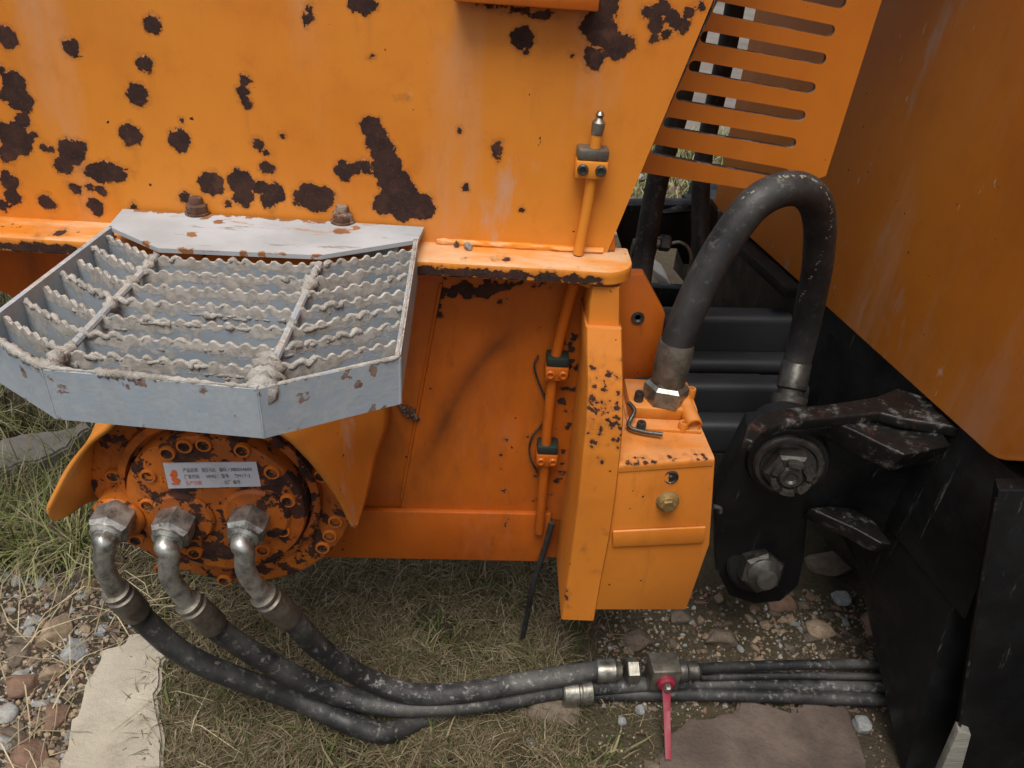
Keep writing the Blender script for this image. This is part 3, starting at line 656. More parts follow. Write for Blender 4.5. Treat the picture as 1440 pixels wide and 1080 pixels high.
# ------------------------------------------------------------------ shut-off valve with red lever
ZV = .09
bv = thing('shutoff_valve', P(930, 945, Z=.04), 'dirty steel shut-off valve with long red lever lying on the ground', 'valve')
a = P(838, 943, Z=ZV); b = P(878, 942, Z=ZV); d = (b - a) / np.linalg.norm(b - a)
lathe('ferrule', a, d, [(.0215, 0), (.023, .004), (.0225, .02), (.023, .036), (.018, .041), (.016, .05)], STEEL, bv, sides=28)
hexnut('union_nut', P(880, 943, Z=ZV), d, .0255, .026, STEEL, bv, phase=.5)
c0 = P(932, 944, Z=ZV); x_ = np.array(d); y_ = np.cross([0, 0, 1.0], x_); hw, hd, hh = .029, .024, .029
Vb = [c0 + sx * x_ * hw + sy * y_ * hd + np.array([0, 0, sz * hh]) for sz in (-1, 1) for sx, sy in ((-1, -1), (1, -1), (1, 1), (-1, 1))]
hexa('valve_block', Vb[:4], Vb[4:], FERR, bv, bevel=.003)
lathe('outlet_collar', c0 + x_ * hw, x_, [(.02, 0), (.022, .004), (.022, .016), (.018, .02), (.018, .035), (.02, .04), (.016, .045)], STEEL_D, bv, sides=24)
tube('outlet_hose', [c0 + x_ * (hw + .03), P(1000, 939, Z=.085), P(1120, 935, Z=.075), P(1260, 934, Z=.07)], .0105, RUB, bv)
tube('outlet_hose', [P(985, 952, Z=.06), P(1100, 950, Z=.055), P(1260, 952, Z=.055)], .008, RUB, bv)
p0 = c0 - y_ * hd; lathe('lever_hub', p0, -y_, [(.018, -.004), (.018, .008), (.014, .011)], LEVER, bv, sides=24)
lathe('stem_nut', p0 - y_ * .011, -y_, [(.009, 0), (.009, .007), (.006, .011)], STEEL, bv, sides=6)
l0 = p0 - y_ * .006; l1 = P(938, 1000, Z=.055); l2 = P(940, 1068, Z=.024)
V = []
for p, w_ in ((l0, .0095), (lerp(l0, l1, .5), .0078), (l1, .0068), (lerp(l1, l2, .6), .006), (l2, .0055)):
    V += [p + np.array([-w_, 0, 0]), p + np.array([w_, 0, 0]), p + np.array([w_, .005, .002]), p + np.array([-w_, .005, .002])]
F = [tuple(range(4)), tuple(range(16, 20))] + [(i * 4 + j, i * 4 + (j + 1) % 4, i * 4 + 4 + (j + 1) % 4, i * 4 + 4 + j) for i in range(4) for j in range(4)]
mk('lever', V, F, LEVER, bv, bevel=.0012)
lo = thing('hose_coupling', P(815, 978, Z=.02), 'pale hose coupling on the dark hose under the valve', 'coupling')
a = P(790, 975, Z=.055); b = P(850, 970, Z=.055)
lathe('ferrule', a, b - a, [(.024, 0), (.0265, .003), (.0265, .03), (.024, .033), (.024, .036), (.0265, .039), (.0265, .058), (.023, .06)], STEEL, lo, sides=26)

# ------------------------------------------------------------------ orange manifold block beside the bracket
vb = thing('manifold_block', (.32, .98, .2), 'orange hydraulic manifold block bolted beside the bracket post', 'manifold')
def D(px, py, dy=0): return P(px, py, Y=.928 + (px - 860) * .00022 + dy)
fr_ = [D(858, 655), D(1006, 645), D(998, 766), D(965, 858), D(836, 858)]
BKY = 1.15
bk = [np.array([p[0] + (.012 if i in (0, 4) else -.012), BKY, p[2] + (.004 if i < 2 else 0)]) for i, p in enumerate(fr_)]
hexa('block_body', fr_, bk, OR_BRK, vb, bevel=.003)
NC = 60; V = []
for i in range(NC):
    t = .012 + .976 * i / (NC - 1); f_ = lerp_(fr_[0], fr_[1], t); b_k = lerp_(bk[0], bk[1], t)
    for yy in np.linspace(.95, .06, 14): p = lerp_(f_, b_k, yy); V.append((p[0], p[1], p[2] + .0022))
    V += [(f_[0], f_[1] + .004, f_[2] + .0020), (f_[0], f_[1] + .0005, f_[2] + .0008), (f_[0], f_[1] - .0018, f_[2] - .002), (f_[0], f_[1] - .0020, f_[2] - .006), (f_[0], f_[1] - .0020, f_[2] - .012), (f_[0], f_[1] - .0003, f_[2] - .0125)]
m = 20; tsh = mk('top_sheet', V, [(i * m + j, (i + 1) * m + j, (i + 1) * m + j + 1, i * m + j + 1) for i in range(NC - 1) for j in range(m - 1)], OR_BRK, vb, smooth=50)
tb = []
for k in range(30):
    f_ = lerp_(fr_[0], fr_[1], random.choice([random.uniform(.15, .35), random.uniform(.55, 1.0), random.uniform(.1, 1)])); tb.append((f_ + [0, random.choice([0, 0, .008, .016]), .001], random.uniform(.0012, .004)))
wear(tsh, tb)
a, b = D(862, 748, -.006), D(993, 742, -.006); c_, d_ = D(990, 764, -.006), D(862, 770, -.006)
hexa('seam_strip', [a, b, c_, d_], [q + np.array([0, .005, 0]) for q in (a, b, c_, d_)], OR_BRK, vb, bevel=.002)
p = D(943, 671); lathe('plug_hole', p, AX, [(.0125, -.004), (.0125, .0012), (.0105, .002), (.0095, .0005), (.004, .0005), (.002, .002)], STEEL_D, vb, sides=20)
p = D(938, 704); bo = lathe('bolt', p, AX, [(.019, -.002), (.019, .003), (.0165, .0045), (.0155, .009), (.013, .011)], BRASS, vb, sides=24)
hexnut('bolt_head', p + np.array([0, -.006, 0]), AX, .0125, .010, BRASS, bo)
zt = fr_[0][2] + .0025
a = P(886, 578, Y=1.045); b = P(984, 572, Y=1.045); ZFL = .692
flg = box('hose_flange', a[0], b[0], 1.045, 1.135, zt + .004, ZFL, OR_BRK, vb, bevel=.004)
box('riser', a[0] - .004, b[0] + .004, 1.018, 1.14, zt - .004, zt + .005, OR_BRK, vb, bevel=.002)
for px, py in [(902, 597), (961, 597), (899, 556), (972, 551)]:
    p = P(px, py, Z=(zt + .012) if py > 590 else ZFL + .01); lathe('flange_screw', (p[0], p[1], zt if py > 590 else ZFL), (0, 0, 1), [(.0078, 0), (.0078, .014), (.0068, .017), (.004, .017), (.003, .012)], OR_BRK if px > 950 else STEEL_D, vb, sides=16)
p = P(972, 588, Z=zt + .016); lathe('side_port', (p[0], p[1] - .006, zt + .016), (.15, -1, -.15), [(.0135, -.05), (.0135, .012), (.011, .013), (.009, .004), (.002, .004)], OR_BRK, vb, sides=20)
tube('small_elbow', [P(884, 566, Y=1.05), P(892, 578, Y=1.035), P(884, 598, Y=1.015), P(900, 606, Y=1.004), P(932, 611, Y=.998)], .0036, STEEL_D, vb, sides=10)
p = P(1003, 712, Y=1.0); tube('side_fitting', [p, p + [.012, 0, -.004], p + [.014, -.002, -.012]], .0045, STEEL_D, vb, sides=10)
wb = []
# ------------------------------------------------------------------ big looped hose
bh = thing('loop_hose', P(935, 560, Y=1.02), 'thick black hose looping up from the manifold block and down to the black lug', 'hose')
n0 = P(934, 560, Z=ZFL)
hp = [(950, 490, 1.085), (963, 452, 1.09), (988, 396, 1.10), (1020, 340, 1.11), (1060, 288, 1.12), (1102, 266, 1.135), (1136, 272, 1.16), (1152, 306, 1.20), (1150, 370, 1.25), (1139, 430, 1.28), (1128, 480, 1.29), (1120, 512, 1.285)]
pts = [P(x, y, Y=Y) for x, y, Y in hp]
ax = pts[0] - n0; ax /= np.linalg.norm(ax)
hexnut('hex_nut', n0 - ax * .004, ax, .037, .034, STEEL, bh, phase=.3)
f0 = n0 + ax * .03; L_ = np.linalg.norm(pts[0] - f0) + .012
lathe('ferrule', f0, ax, [(.023, -.004), (.027, .002), (.028, .012), (.029, L_ * .5), (.029, L_ - .008), (.0272, L_)], FERR, bh, sides=36)
tube('rubber_hose', [f0 + ax * (L_ - .01)] + pts[1:], .0262, RUB_L, bh, sides=28, n=12)
# printed lettering worn to specks along the hose: raised grit
hpth = catmull([f0 + ax * (L_ - .01)] + pts[1:], 12); Th, _, _ = frames(hpth); V = []; F = []
i0 = int(len(hpth) * .36)
for k in range(i0, int(len(hpth) * .80)):
    if random.random() < .35: continue
    p = hpth[k]; t = Th[k]; v = np.array([0, 0, ZC]) - p; v -= t * (v @ t); v /= np.linalg.norm(v); sd_ = np.cross(t, v); th0 = -.75 if k < len(hpth) * .62 else -.75 + .9 * (k / len(hpth) - .62) / .1
    for q in range(random.randrange(1, 3)):
        a0 = th0 + random.uniform(-.10, .10); a1 = a0 + random.uniform(.06, .16); o_ = random.uniform(-.006, .006); wd = random.uniform(.0008, .0022); b0 = len(V)
        for aa, dl in ((a0, -wd), (a1, -wd), (a1, wd), (a0, wd)): V.append(p + t * (dl + o_) + (v * math.cos(aa) + sd_ * math.sin(aa)) * .0267)
        F.append((b0, b0 + 1, b0 + 2, b0 + 3))
mk('worn_print', V, F, stonemat('worn_print_ink', (.33, .31, .24), (.2, .19, .15)), bh)
e1_ = pts[-1]; e2_ = P(1110, 560, Y=1.25); ax2 = (e2_ - e1_); L2 = np.linalg.norm(ax2); ax2 /= L2
lathe('end_ferrule', e1_ - ax2 * .006, ax2, [(.026, 0), (.028, .003), (.028, L2 * .8), (.024, L2 * .86), (.024, L2), (.034, L2 + .001), (.034, L2 + .02)], STEEL_D, bh, sides=32)

# ------------------------------------------------------------------ right: orange cabinet over black frame
ZFB = .70
c0 = P(1408, 655, Z=ZFB); c1 = P(1003, 288, Z=ZFB); dF = (c1 - c0); LF = np.linalg.norm(dF); dF /= LF; nF = np.array([dF[1], -dF[0], 0])
if nF[0] < 0: nF = -nF
def FP(s_, z): return np.array([c0[0] + dF[0] * s_, c0[1] + dF[1] * s_, z])
def Fplane(px, py):
    r = ray(px, py); t = ((c0 - np.array([0, 0, ZC])) @ nF) / (r @ nF); return r * t + np.array([0, 0, ZC])
q = Fplane(1440, 657)
cab = thing('orange_cabinet', FP(LF * .4, ZFB), 'large plain orange sheet metal cabinet on the right above the black frame', 'cabinet')
sfr = (q - c0) @ dF
poly = [FP(LF, ZFB), FP(.03, ZFB), FP(.012, ZFB + .004), FP(0, ZFB + .010)]
sl = (q[2] - ZFB) / (sfr if abs(sfr) > 1e-6 else -1e-6)
poly += [FP(-.5, ZFB + .010 + .5 * abs(sl)), FP(-1.3, ZFB + .3), FP(-1.3, 3.0), FP(LF, 3.0)]
OR_CAB = orange('orange_paint_cabinet', c1=(.58, .18, .016), c2=(.50, .145, .012), fade=.6, rough=.42, chip=.745, chip_scale=6, scuff=.7)
prism('side_panel', poly, nF * .8, OR_CAB, cab, bevel=.004)
prism('added_shade_plate', [FP(LF, 1.45), FP(.36, 1.45), FP(.36, 1.45) + np.array([-.52, .0, 0]), FP(LF, 1.45) + np.array([-.42, 0, 0])], (0, 0, .04), OR_CAB, cab, bevel=.003)  # unseen plate above the view, added to darken the gap behind the grille
fm = thing('track_frame', (.95, 1.2, .0), 'black oily steel undercarriage frame below the orange cabinet', 'frame')
OFF = .012
def FQ(s_, z, off=OFF): return FP(s_, z) + nF * off
prism('upper_beam', [FQ(LF + .2, ZFB - .004), FQ(-.03, ZFB - .004), FQ(-.06, .42), FQ(LF + .2, .42)], nF * .6, BLACK, fm, bevel=.004)
# top lip that shows beyond the cabinet edge
prism('top_lip', [FQ(LF + .1, ZFB - .005, -.05), FQ(.62, ZFB - .005, -.035), FQ(.62, ZFB - .03, -.035), FQ(LF + .1, ZFB - .03, -.05)], nF * .058, BLACK, fm, bevel=.003)
g0, g1 = P(1250, 1075, Z=.0), P(1242, 865, Z=.0); gm = P(1330, 1076, Z=.0)
low_l = [np.array([g0[0] + .02, g0[1] - .02, .0]), np.array([g1[0], g1[1], 0]), np.array([g1[0] + .12, 2.0, 0])]
top_l = [FQ(-.02, .46), FQ(.40, .46), FQ(LF * .8, .46)]
corner_b = P(1322, 1085, Z=.0); corner_t = P(1402, 700, Z=.66)
V = low_l + top_l + [low_l[0] + [.6, 0, 0], low_l[2] + [.6, 0, 0], top_l[0] + np.array([.6, 0, 0]), top_l[2] + np.array([.6, 0, 0])]
mk('lower_web', V, [(0, 1, 4, 3), (1, 2, 5, 4), (0, 3, 8, 6), (2, 7, 9, 5), (3, 4, 5, 9, 8)], BLACK, fm, bevel=.003)
# front plate with worn vertical edge
a = P(1404, 690, Y=.86); b = P(1338, 1090, Y=.80)
fpv = [a, P(1500, 690, Y=.86), P(1500, 1110, Y=.80), b]
hexa('front_plate', fpv, [p + np.array([.01, .03, 0]) for p in fpv], BLACK, fm, bevel=.003)
eb = [P(1348, 1028, Y=.797), P(1366, 1034, Y=.797), P(1348, 1100, Y=.787), P(1316, 1100, Y=.787)]
hexa('worn_foot', eb, [p + np.array([.004, .02, 0]) for p in eb], BOARD, fm, bevel=.002)
tube('edge_weld', [P(1402, 700, Y=.857), P(1385, 790, Y=.842), P(1366, 910, Y=.825), P(1350, 1020, Y=.808)], [.0022, .003, .0018, .0026], RIB, fm, sides=8, jit=.0003)

# lug with castle nuts
lg = thing('pivot_lug', P(1090, 830, Y=1.1), 'black ribbed pivot lug with greasy castle nut beside the manifold block', 'lug')
YG = 1.085
bc = P(1108, 652, Y=YG); AXL = np.array([-.18, -.93, .05]); AXL /= np.linalg.norm(AXL)
lathe('boss', bc, AXL, [(.07, -.10), (.072, -.01), (.068, 0), (.05, .002)], BLACK, lg, sides=40)
lathe('washer', bc + AXL * .001, AXL, [(.060, 0), (.060, .007), (.056, .011), (.050, .011), (.046, .006), (.04, .0065)], STEEL_D, lg, sides=40)
hexnut('castle_nut', bc + AXL * .010, AXL, .044, .028, STEEL_D, lg, phase=.1)
# crown of the nut: six separate castellations
nb = bc + AXL * .038; a_ = np.cross(AXL, [0, 0, 1.0]); a_ /= np.linalg.norm(a_); b_ = np.cross(AXL, a_)
V = []; F = []
for k in range(6):
    t0 = k * math.pi / 3 + .14; t1 = (k + 1) * math.pi / 3 - .14; b0 = len(V)
    for t in np.linspace(t0, t1, 5):
        e = a_ * math.cos(t) + b_ * math.sin(t)
        V += [nb + e * .024, nb + e * .035, nb + e * .034 + AXL * .013, nb + e * .025 + AXL * .013]
    for i in range(4):
        for j in range(4): F.append((b0 + i * 4 + j, b0 + i * 4 + (j + 1) % 4, b0 + i * 4 + 4 + (j + 1) % 4, b0 + i * 4 + 4 + j))
    F += [(b0, b0 + 1, b0 + 2, b0 + 3), (b0 + 16, b0 + 17, b0 + 18, b0 + 19)]
mk('nut_crown', V, F, STEEL_D, lg, smooth=40)
lathe('pin_end', nb - AXL * .01, AXL, [(.022, 0), (.022, .014), (.018, .018), (.012, .018), (.008, .014), (.002, .014)], STEEL_D, lg, sides=28)
b2 = P(1068, 800, Y=1.10); AX2 = np.array([.0, -.9, .3]); AX2 /= np.linalg.norm(AX2)
hexnut('lower_nut', b2 - AX2 * .02, AX2, .043, .045, STEEL_D, lg, phase=.4)
lathe('lower_pin', b2 + AX2 * .024, AX2, [(.034, -.01), (.033, .004), (.024, .014), (.02, .022), (.01, .024)], STEEL_D, lg, sides=28)
# lug web between bosses and the frame
a = [P(1052, 605, Y=1.11), P(1200, 600, Y=1.10), P(1285, 645, Y=1.09), P(1262, 770, Y=1.09), P(1222, 745, Y=1.10), P(1180, 726, Y=1.10), P(1136, 724, Y=1.11), P(1130, 790, Y=1.12), P(1122, 825, Y=1.12), P(1098, 846, Y=1.12), P(1060, 850, Y=1.12), P(1025, 838, Y=1.12), P(1006, 800, Y=1.12), P(1005, 700, Y=1.12)]
hexa('web_plate', a, [p + np.array([.01, .06, 0]) for p in a], BLACK, lg, bevel=.004)
def cast(name, px, Z, th, mat, lean=0.0):
    """a cast arm: horizontal worn top face, solid below"""
    a = [P(x, y, Z=Z) + (np.array([.06, .03, 0]) if x > 1284 else 0) for x, y in px]; return hexa(name, a, [p + np.array([0, lean, -th]) for p in a], mat, lg, bevel=.0045, seg=3)
zU = P(1150, 572, Y=1.075)[2]; zM = P(1230, 606, Y=1.04)[2]; zW = P(1200, 724, Y=1.075)[2]
cast('upper_arm', [(1046, 616), (1052, 596), (1068, 582), (1095, 574), (1170, 567), (1232, 557), (1262, 545), (1296, 580), (1326, 618), (1300, 612), (1268, 588), (1240, 580), (1180, 586), (1110, 592), (1074, 604), (1060, 622)], zU, .022, RIB)
cast('upper_gusset', [(1172, 593), (1215, 590), (1262, 603), (1288, 622), (1300, 640), (1272, 640), (1238, 624), (1202, 606)], zM, .05, RIB, .02)
cast('lower_gusset', [(1138, 714), (1165, 711), (1200, 714), (1230, 732), (1256, 766), (1238, 764), (1205, 745), (1165, 727)], zW, .04, RIB, .02)
lathe('lower_boss', b2 - AX2 * .03, AX2, [(.062, 0), (.060, .012), (.055, .016), (.04, .0165)], BLACK, lg, sides=32)

# ------------------------------------------------------------------ slotted grille
YG2 = 1.22
gr = thing('slotted_grille', P(990, 250, Y=YG2), 'orange slotted grille plate tilted between the machine body and the cabinet', 'grille')
A0, A1, A2, A3 = [P(*q, Y=YG2) for q in ((1004, -6), (1240, -6), (1160, 246), (1092, 271))]; A4 = P(900, 241, Y=YG2); 
slots = [((1001,9),(1172,44)), ((984,50),(1160,83)), ((968,91),(1145,124)), ((950,132),(1131,163)), ((932,170),(1118,201)), ((914,208),(1108,244))]
top_pts = [P(1060, -120, Y=YG2), P(1278, -120, Y=YG2)]
cu = bpy.data.curves.new('grille', 'CURVE'); cu.dimensions = '2D'; cu.fill_mode = 'BOTH'; cu.extrude = .0045
def spline(pts2):
    sp = cu.splines.new('POLY'); sp.points.add(len(pts2) - 1)
    for i, p in enumerate(pts2): sp.points[i].co = (p[0], p[1], 0, 1)
    sp.use_cyclic_u = True
to2 = lambda p: (p[0], p[2])
spline([to2(p) for p in (top_pts[0], top_pts[1], A1, A2, A3, A4)])
allslots = slots + [((1018, -32), (1188, 4))] + [((1035, -72), (1200, -36))]
for (s0, s1) in allslots:
    a = np.array(to2(P(*s0, Y=YG2))); b = np.array(to2(P(*s1, Y=YG2))); d = (b - a) / np.linalg.norm(b - a); nn = np.array([-d[1], d[0]]); r = .0080
    a = a + d * r; b = b - d * r; ph0 = math.atan2(nn[1], nn[0])
    spline([a + r * np.array([math.cos(ph0 + t), math.sin(ph0 + t)]) for t in np.linspace(0, math.pi, 8)] + [b + r * np.array([math.cos(ph0 + math.pi + t), math.sin(ph0 + math.pi + t)]) for t in np.linspace(0, math.pi, 8)])
o = bpy.data.objects.new('tmp', cu); C.objects.link(o); dg = bpy.context.evaluated_depsgraph_get(); me = bpy.data.meshes.new_from_object(o.evaluated_get(dg)); bpy.data.objects.remove(o)
n = len(me.vertices); co = np.empty(n * 3); me.vertices.foreach_get('co', co); co = co.reshape(-1, 3); me.vertices.foreach_set('co', np.stack([co[:, 0], YG2 + co[:, 2], co[:, 1]], 1).ravel()); me.update()
me.materials.clear(); me.materials.append(OR_GRILL); me.materials.append(RUSTY)
me.polygons.foreach_set('material_index', [0 if abs(p.normal.y) > .5 else 1 for p in me.polygons]); link('slotted_plate', me, None, gr)
# worn dark slot edges: folded lips running along the top and bottom of each slot, behind the plate
for (s0, s1) in allslots:
    a = P(*s0, Y=YG2 + .005); b = P(*s1, Y=YG2 + .005); d = (b - a) / np.linalg.norm(b - a)
    up = np.array([-d[2], 0, d[0]]) * .0088; a = a + d * .012; b = b - d * .012
    for sg in (1, -1):
        q = [a + up * sg, b + up * sg]
        prism('slot_lip', [q[0], q[1], q[1] + up * .2 * sg, q[0] + up * .2 * sg], (0, .012, 0), RUSTY, gr, bevel=0)
pA = P(1165, 236, Y=YG2); 

# ------------------------------------------------------------------ grease pipes and clamps
def clamp(par, c, w, h, d, mat_top, mat_bot, yback, scr=None):
    cl = box('clamp', c[0] - w, c[0] + w, c[1] - d, yback, c[2] - h, c[2] + h * .2, mat_bot, par, bevel=.003)
    box('clamp_jaw', c[0] - w * .95, c[0] + w * .95, c[1] - d * .9, yback, c[2] + h * .2 + .0005, c[2] + h, mat_top, cl, bevel=.003)
    for sx in (-1, 1):
        lathe('clamp_screw', (c[0] + sx * w * .55, c[1] - d, c[2] - h * .35), AX, [(.0075, -.002), (.0075, .003), (.006, .005), (.0045, .005), (.004, .002), (.001, .002)], scr or STEEL_D, cl, sides=16)
    return cl
gp = thing('grease_pipe', P(813, 358, Z=ZL), 'thin orange grease pipe clamped to the upper body panel', 'pipe', 'grease pipes on the machine body')
YP = YA - .016
tube('pipe', [P(842, 172, Y=YP), P(836, 215, Y=YP), P(826, 290, Y=YP), P(813, 357, Y=YP)], .0075, OR, gp, sides=14)
lathe('grease_nipple', P(842, 172, Y=YP) - np.array([0, 0, .004]), (.03, 0, 1), [(.0078, -.012), (.0088, -.004), (.0088, .004), (.006, .007), (.0045, .010), (.006, .014), (.003, .018)], STEEL, gp, sides=12)
c = P(832, 228, Y=YP); clamp(gp, c, .022, .020, .012, FERR, OR, YA - .0005)
pl_ = [P(808, 205, Y=YA - .006), P(830, 190, Y=YA - .006), P(830, 215, Y=YA - .006), P(808, 225, Y=YA - .006)]
g2 = thing('grease_pipe', P(760, 748, Y=YB - .02), 'orange grease pipe with two green clamps running down the lower panel', 'pipe', 'grease pipes on the machine body')
YP2 = YB - .02
tube('pipe', [P(808, 396, Y=1.035), P(800, 425, Y=1.045), P(786, 480, Y=YP2), P(777, 530, Y=YP2), P(769, 610, Y=YP2), P(764, 680, Y=YP2), P(758, 748, Y=YP2)], .0085, OR_LOW, g2, sides=14)
for px, py in [(783, 515), (769, 637)]:
    c = P(px, py, Y=YP2); clamp(g2, c, .0185, .021, .013, GREEN, OR_LOW, YB - .0025, OR_LOW)
tube('clip_wire', [P(757, 500, Y=YB - .008), P(752, 520, Y=YB - .008), P(770, 580, Y=YB - .006), P(748, 615, Y=YB - .008), P(745, 640, Y=YB - .008), P(756, 665, Y=YB - .008)], .0018, STEEL_D, g2, sides=6)
ca = tube('cable', [P(776, 735, Y=1.06), P(768, 765, Y=1.06), P(752, 815, Y=1.06), P(742, 860, Y=1.07), P(735, 896, Y=1.08)], .0055, RUB, sides=10)
tag(ca, 'black cable hanging below the lower panel beside the bracket post', 'cable')

# ------------------------------------------------------------------ things seen in the gap behind the bracket
ol = thing('orange_lug', P(900, 520, Y=1.16), 'flat orange lug plate behind the bracket post under the thick hose', 'lug')
a = [P(868, 386, Y=1.15), P(906, 386, Y=1.15), P(936, 442, Y=1.15), P(922, 530, Y=1.15), P(868, 535, Y=1.15)]
lugp = hexa('lug_plate', a, [p + np.array([0, .025, 0]) for p in a], OR_LOW, ol, bevel=.003)
lathe('grease_hole', P(897, 447, Y=1.149), AX, [(.011, -.002), (.011, .0015), (.007, .002), (.004, -.001)], STEEL_D, ol, sides=18)
cbm = [(444, 500, 975, 1100, 1.55), (507, 528, 970, 1100, 1.5), (541, 590, 985, 1105, 1.42), (596, 640, 990, 1100, 1.36)]
for k, (y0, y1, x0, x1, Yk) in enumerate(cbm):
    a = [P(x0 - 110, y0, Y=Yk), P(x1 + 40, y0 + 3, Y=Yk), P(x1 + 40, y1 + 3, Y=Yk), P(x0 - 110, y1, Y=Yk)]
    o = hexa('cross_beam', a, [p + np.array([0, .06, 0]) for p in a], BEAM, None, bevel=.018, seg=4)
    tag(o, ['topmost dark grey beam seen behind the thick hose', 'thin dark beam second from top behind the thick hose', 'wide dark grey beam third from top behind the thick hose', 'lowest dark beam just above the black lug behind the block'][k], 'beam', 'dark beams in the gap')
bp = thing('black_bracket', P(940, 420, Y=1.75), 'black angled bracket standing in the gap left of the thick hose', 'bracket')
a = [P(862, 312, Y=1.7), P(878, 289, Y=1.7), P(1000, 288, Y=1.7), P(1010, 300, Y=1.7), P(1008, 335, Y=1.7), P(975, 372, Y=1.7), P(960, 372, Y=1.7), P(952, 350, Y=1.7), P(920, 350, Y=1.7), P(916, 376, Y=1.7), P(890, 400, Y=1.7)]
hexa('bracket_plate', a, [p + np.array([.01, .05, 0]) for p in a], BLACK, bp, bevel=.003)
a = [P(930, 296, Y=1.68), P(968, 284, Y=1.68), P(972, 297, Y=1.66), P(934, 300, Y=1.66)]
hexa('bracket_rim', a, [p + np.array([0, .01, -.01]) for p in a], RIB, bp, bevel=.001)
bg = box('lower_plate', P(915, 405, Y=1.72)[0], P(985, 405, Y=1.72)[0], 1.72, 1.75, P(930, 560, Y=1.72)[2], P(930, 405, Y=1.72)[2], BLACK, bp)
def seg_hose(pts, r, mat, label, extra=None):
    t = thing('hydraulic_hose', P(*pts[-1][:2], Y=pts[-1][2]), label, 'hose', 'hoses in the gap'); tube('rubber_hose', [P(x, y, Y=Y) for x, y, Y in pts], r, mat, t, sides=18)
    return t
t = seg_hose([(995, -40, 1.5), (975, 60, 1.5), (952, 160, 1.48), (928, 240, 1.45), (912, 320, 1.42), (904, 370, 1.4), (900, 400, 1.38)], .021, RUB, 'black hose behind the grille going down left of the other hose')
lathe('hose_end', P(908, 340, Y=1.42), (-.12, 0, -1), [(.022, 0), (.026, .004), (.026, .03), (.022, .034), (.022, .05), (.027, .055), (.027, .08)], STEEL_D, t, sides=6, smooth=20)
t = seg_hose([(1042, -40, 1.62), (1024, 60, 1.62), (1004, 150, 1.62), (988, 230, 1.6), (985, 290, 1.58), (984, 350, 1.56), (975, 420, 1.55)], .019, RUB, 'black hose behind the grille beside the orange cabinet')
t = thing('pipe_elbow', P(945, 350, Y=1.45), 'small steel coupling with thin bent tube in the dark gap', 'fitting')
hexnut('coupling', P(927, 341, Y=1.44), (1, 0, -.05), .016, .022, STEEL_D, t); lathe('sleeve', P(918, 341, Y=1.44), (1, 0, -.05), [(.012, 0), (.012, .014), (.014, .014)], STEEL, t, sides=16)
tube('bent_tube', [P(944, 342, Y=1.44), P(957, 341, Y=1.44), P(968, 349, Y=1.44), P(972, 365, Y=1.44), P(968, 385, Y=1.44)], .0035, STEEL, t, sides=10)
cc = prism('concrete_chunk', [P(918, 378, Y=2.3), P(938, 392, Y=2.3), P(945, 404, Y=2.3), P(926, 404, Y=2.3)], (0, .12, 0), ST_WHT, None, bevel=.006)
tag(cc, 'pale chunk of concrete seen in the gap beside the orange lug', 'rubble')
cc = box('wooden_block', P(1027, 442, Y=2.0)[0], P(1060, 442, Y=2.0)[0], 2.0, 2.1, P(1040, 450, Y=2.0)[2], P(1040, 440, Y=2.0)[2], ST_TAN, None, bevel=.003)
tag(cc, 'small pale block above the grey beams behind the thick hose', 'block')

# ------------------------------------------------------------------ ground details: slabs, stones, gravel, grass
def slab(name, px, th, mat, label, cat, zoff=0.0):
    base = [P(x, y, Z=th) for x, y in px]; pts = []
    for i in range(len(base)):
        a, b = base[i], base[(i + 1) % len(base)]
        for t in np.linspace(0, 1, 9, endpoint=False):
            p = lerp(a, b, t); k = .026 * fbm((p[0] * 11, p[1] * 11, 2.2), 5); pts.append((p[0] + k, p[1] - k, th + zoff))
    bm = bmesh.new(); vs = [bm.verts.new(p) for p in pts]; f = bm.faces.new(vs)
    r = bmesh.ops.extrude_face_region(bm, geom=[f]); bmesh.ops.translate(bm, vec=(0, 0, -th - .03), verts=[v for v in r['geom'] if isinstance(v, bmesh.types.BMVert)])
    bmesh.ops.recalc_face_normals(bm, faces=bm.faces)
    bmesh.ops.bevel(bm, geom=[e for e in bm.edges if e.calc_face_angle(0) > 1.2], offset=.006, segments=2, affect='EDGES')
    me = bpy.data.meshes.new(name); bm.to_mesh(me); bm.free(); o = link(name, me, mat, None, 50); return tag(o, label, cat)
slab('concrete_slab', [(138, 905), (200, 893), (232, 915), (226, 985), (232, 1100), (82, 1100), (100, 1010)], .028, CONC, 'pale concrete slab lying in the dirt below the left hose', 'slab')
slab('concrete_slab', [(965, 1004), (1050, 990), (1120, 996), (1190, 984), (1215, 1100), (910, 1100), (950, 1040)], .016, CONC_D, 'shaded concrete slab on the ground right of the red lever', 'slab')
slab('weathered_board', [(-60, 640), (60, 612), (118, 594), (130, 606), (95, 632), (40, 655), (-60, 690)], .085, BOARD, 'weathered pale board lying in the grass left of the motor guard', 'board', .01)
slab('broken_board', [(-40, 697), (20, 692), (72, 697), (66, 705), (10, 708), (-40, 712)], .03, BOARD, 'thin broken board in the grass below the weathered board', 'board')
def rock_mesh(seed, sub=2, rough=.35):
    bm = bmesh.new(); bmesh.ops.create_icosphere(bm, subdivisions=sub, radius=1)
    cuts = [Vector(rng.normal(0, 1, 3)).normalized() for _ in range(15)]; dist = [random.uniform(.5, .85) for _ in cuts]
    for v in bm.verts:
        for c_, d_ in zip(cuts, dist):
            k = v.co.dot(c_)
            if k > d_: v.co -= c_ * (k - d_)
        v.co *= 1 + rough * .22 * fbm(v.co * 1.6 + Vector((seed, 0, 0)))
    me = bpy.data.meshes.new('stone'); bm.to_mesh(me); bm.free(); me.polygons.foreach_set('use_smooth', [True] * len(me.polygons)); return me
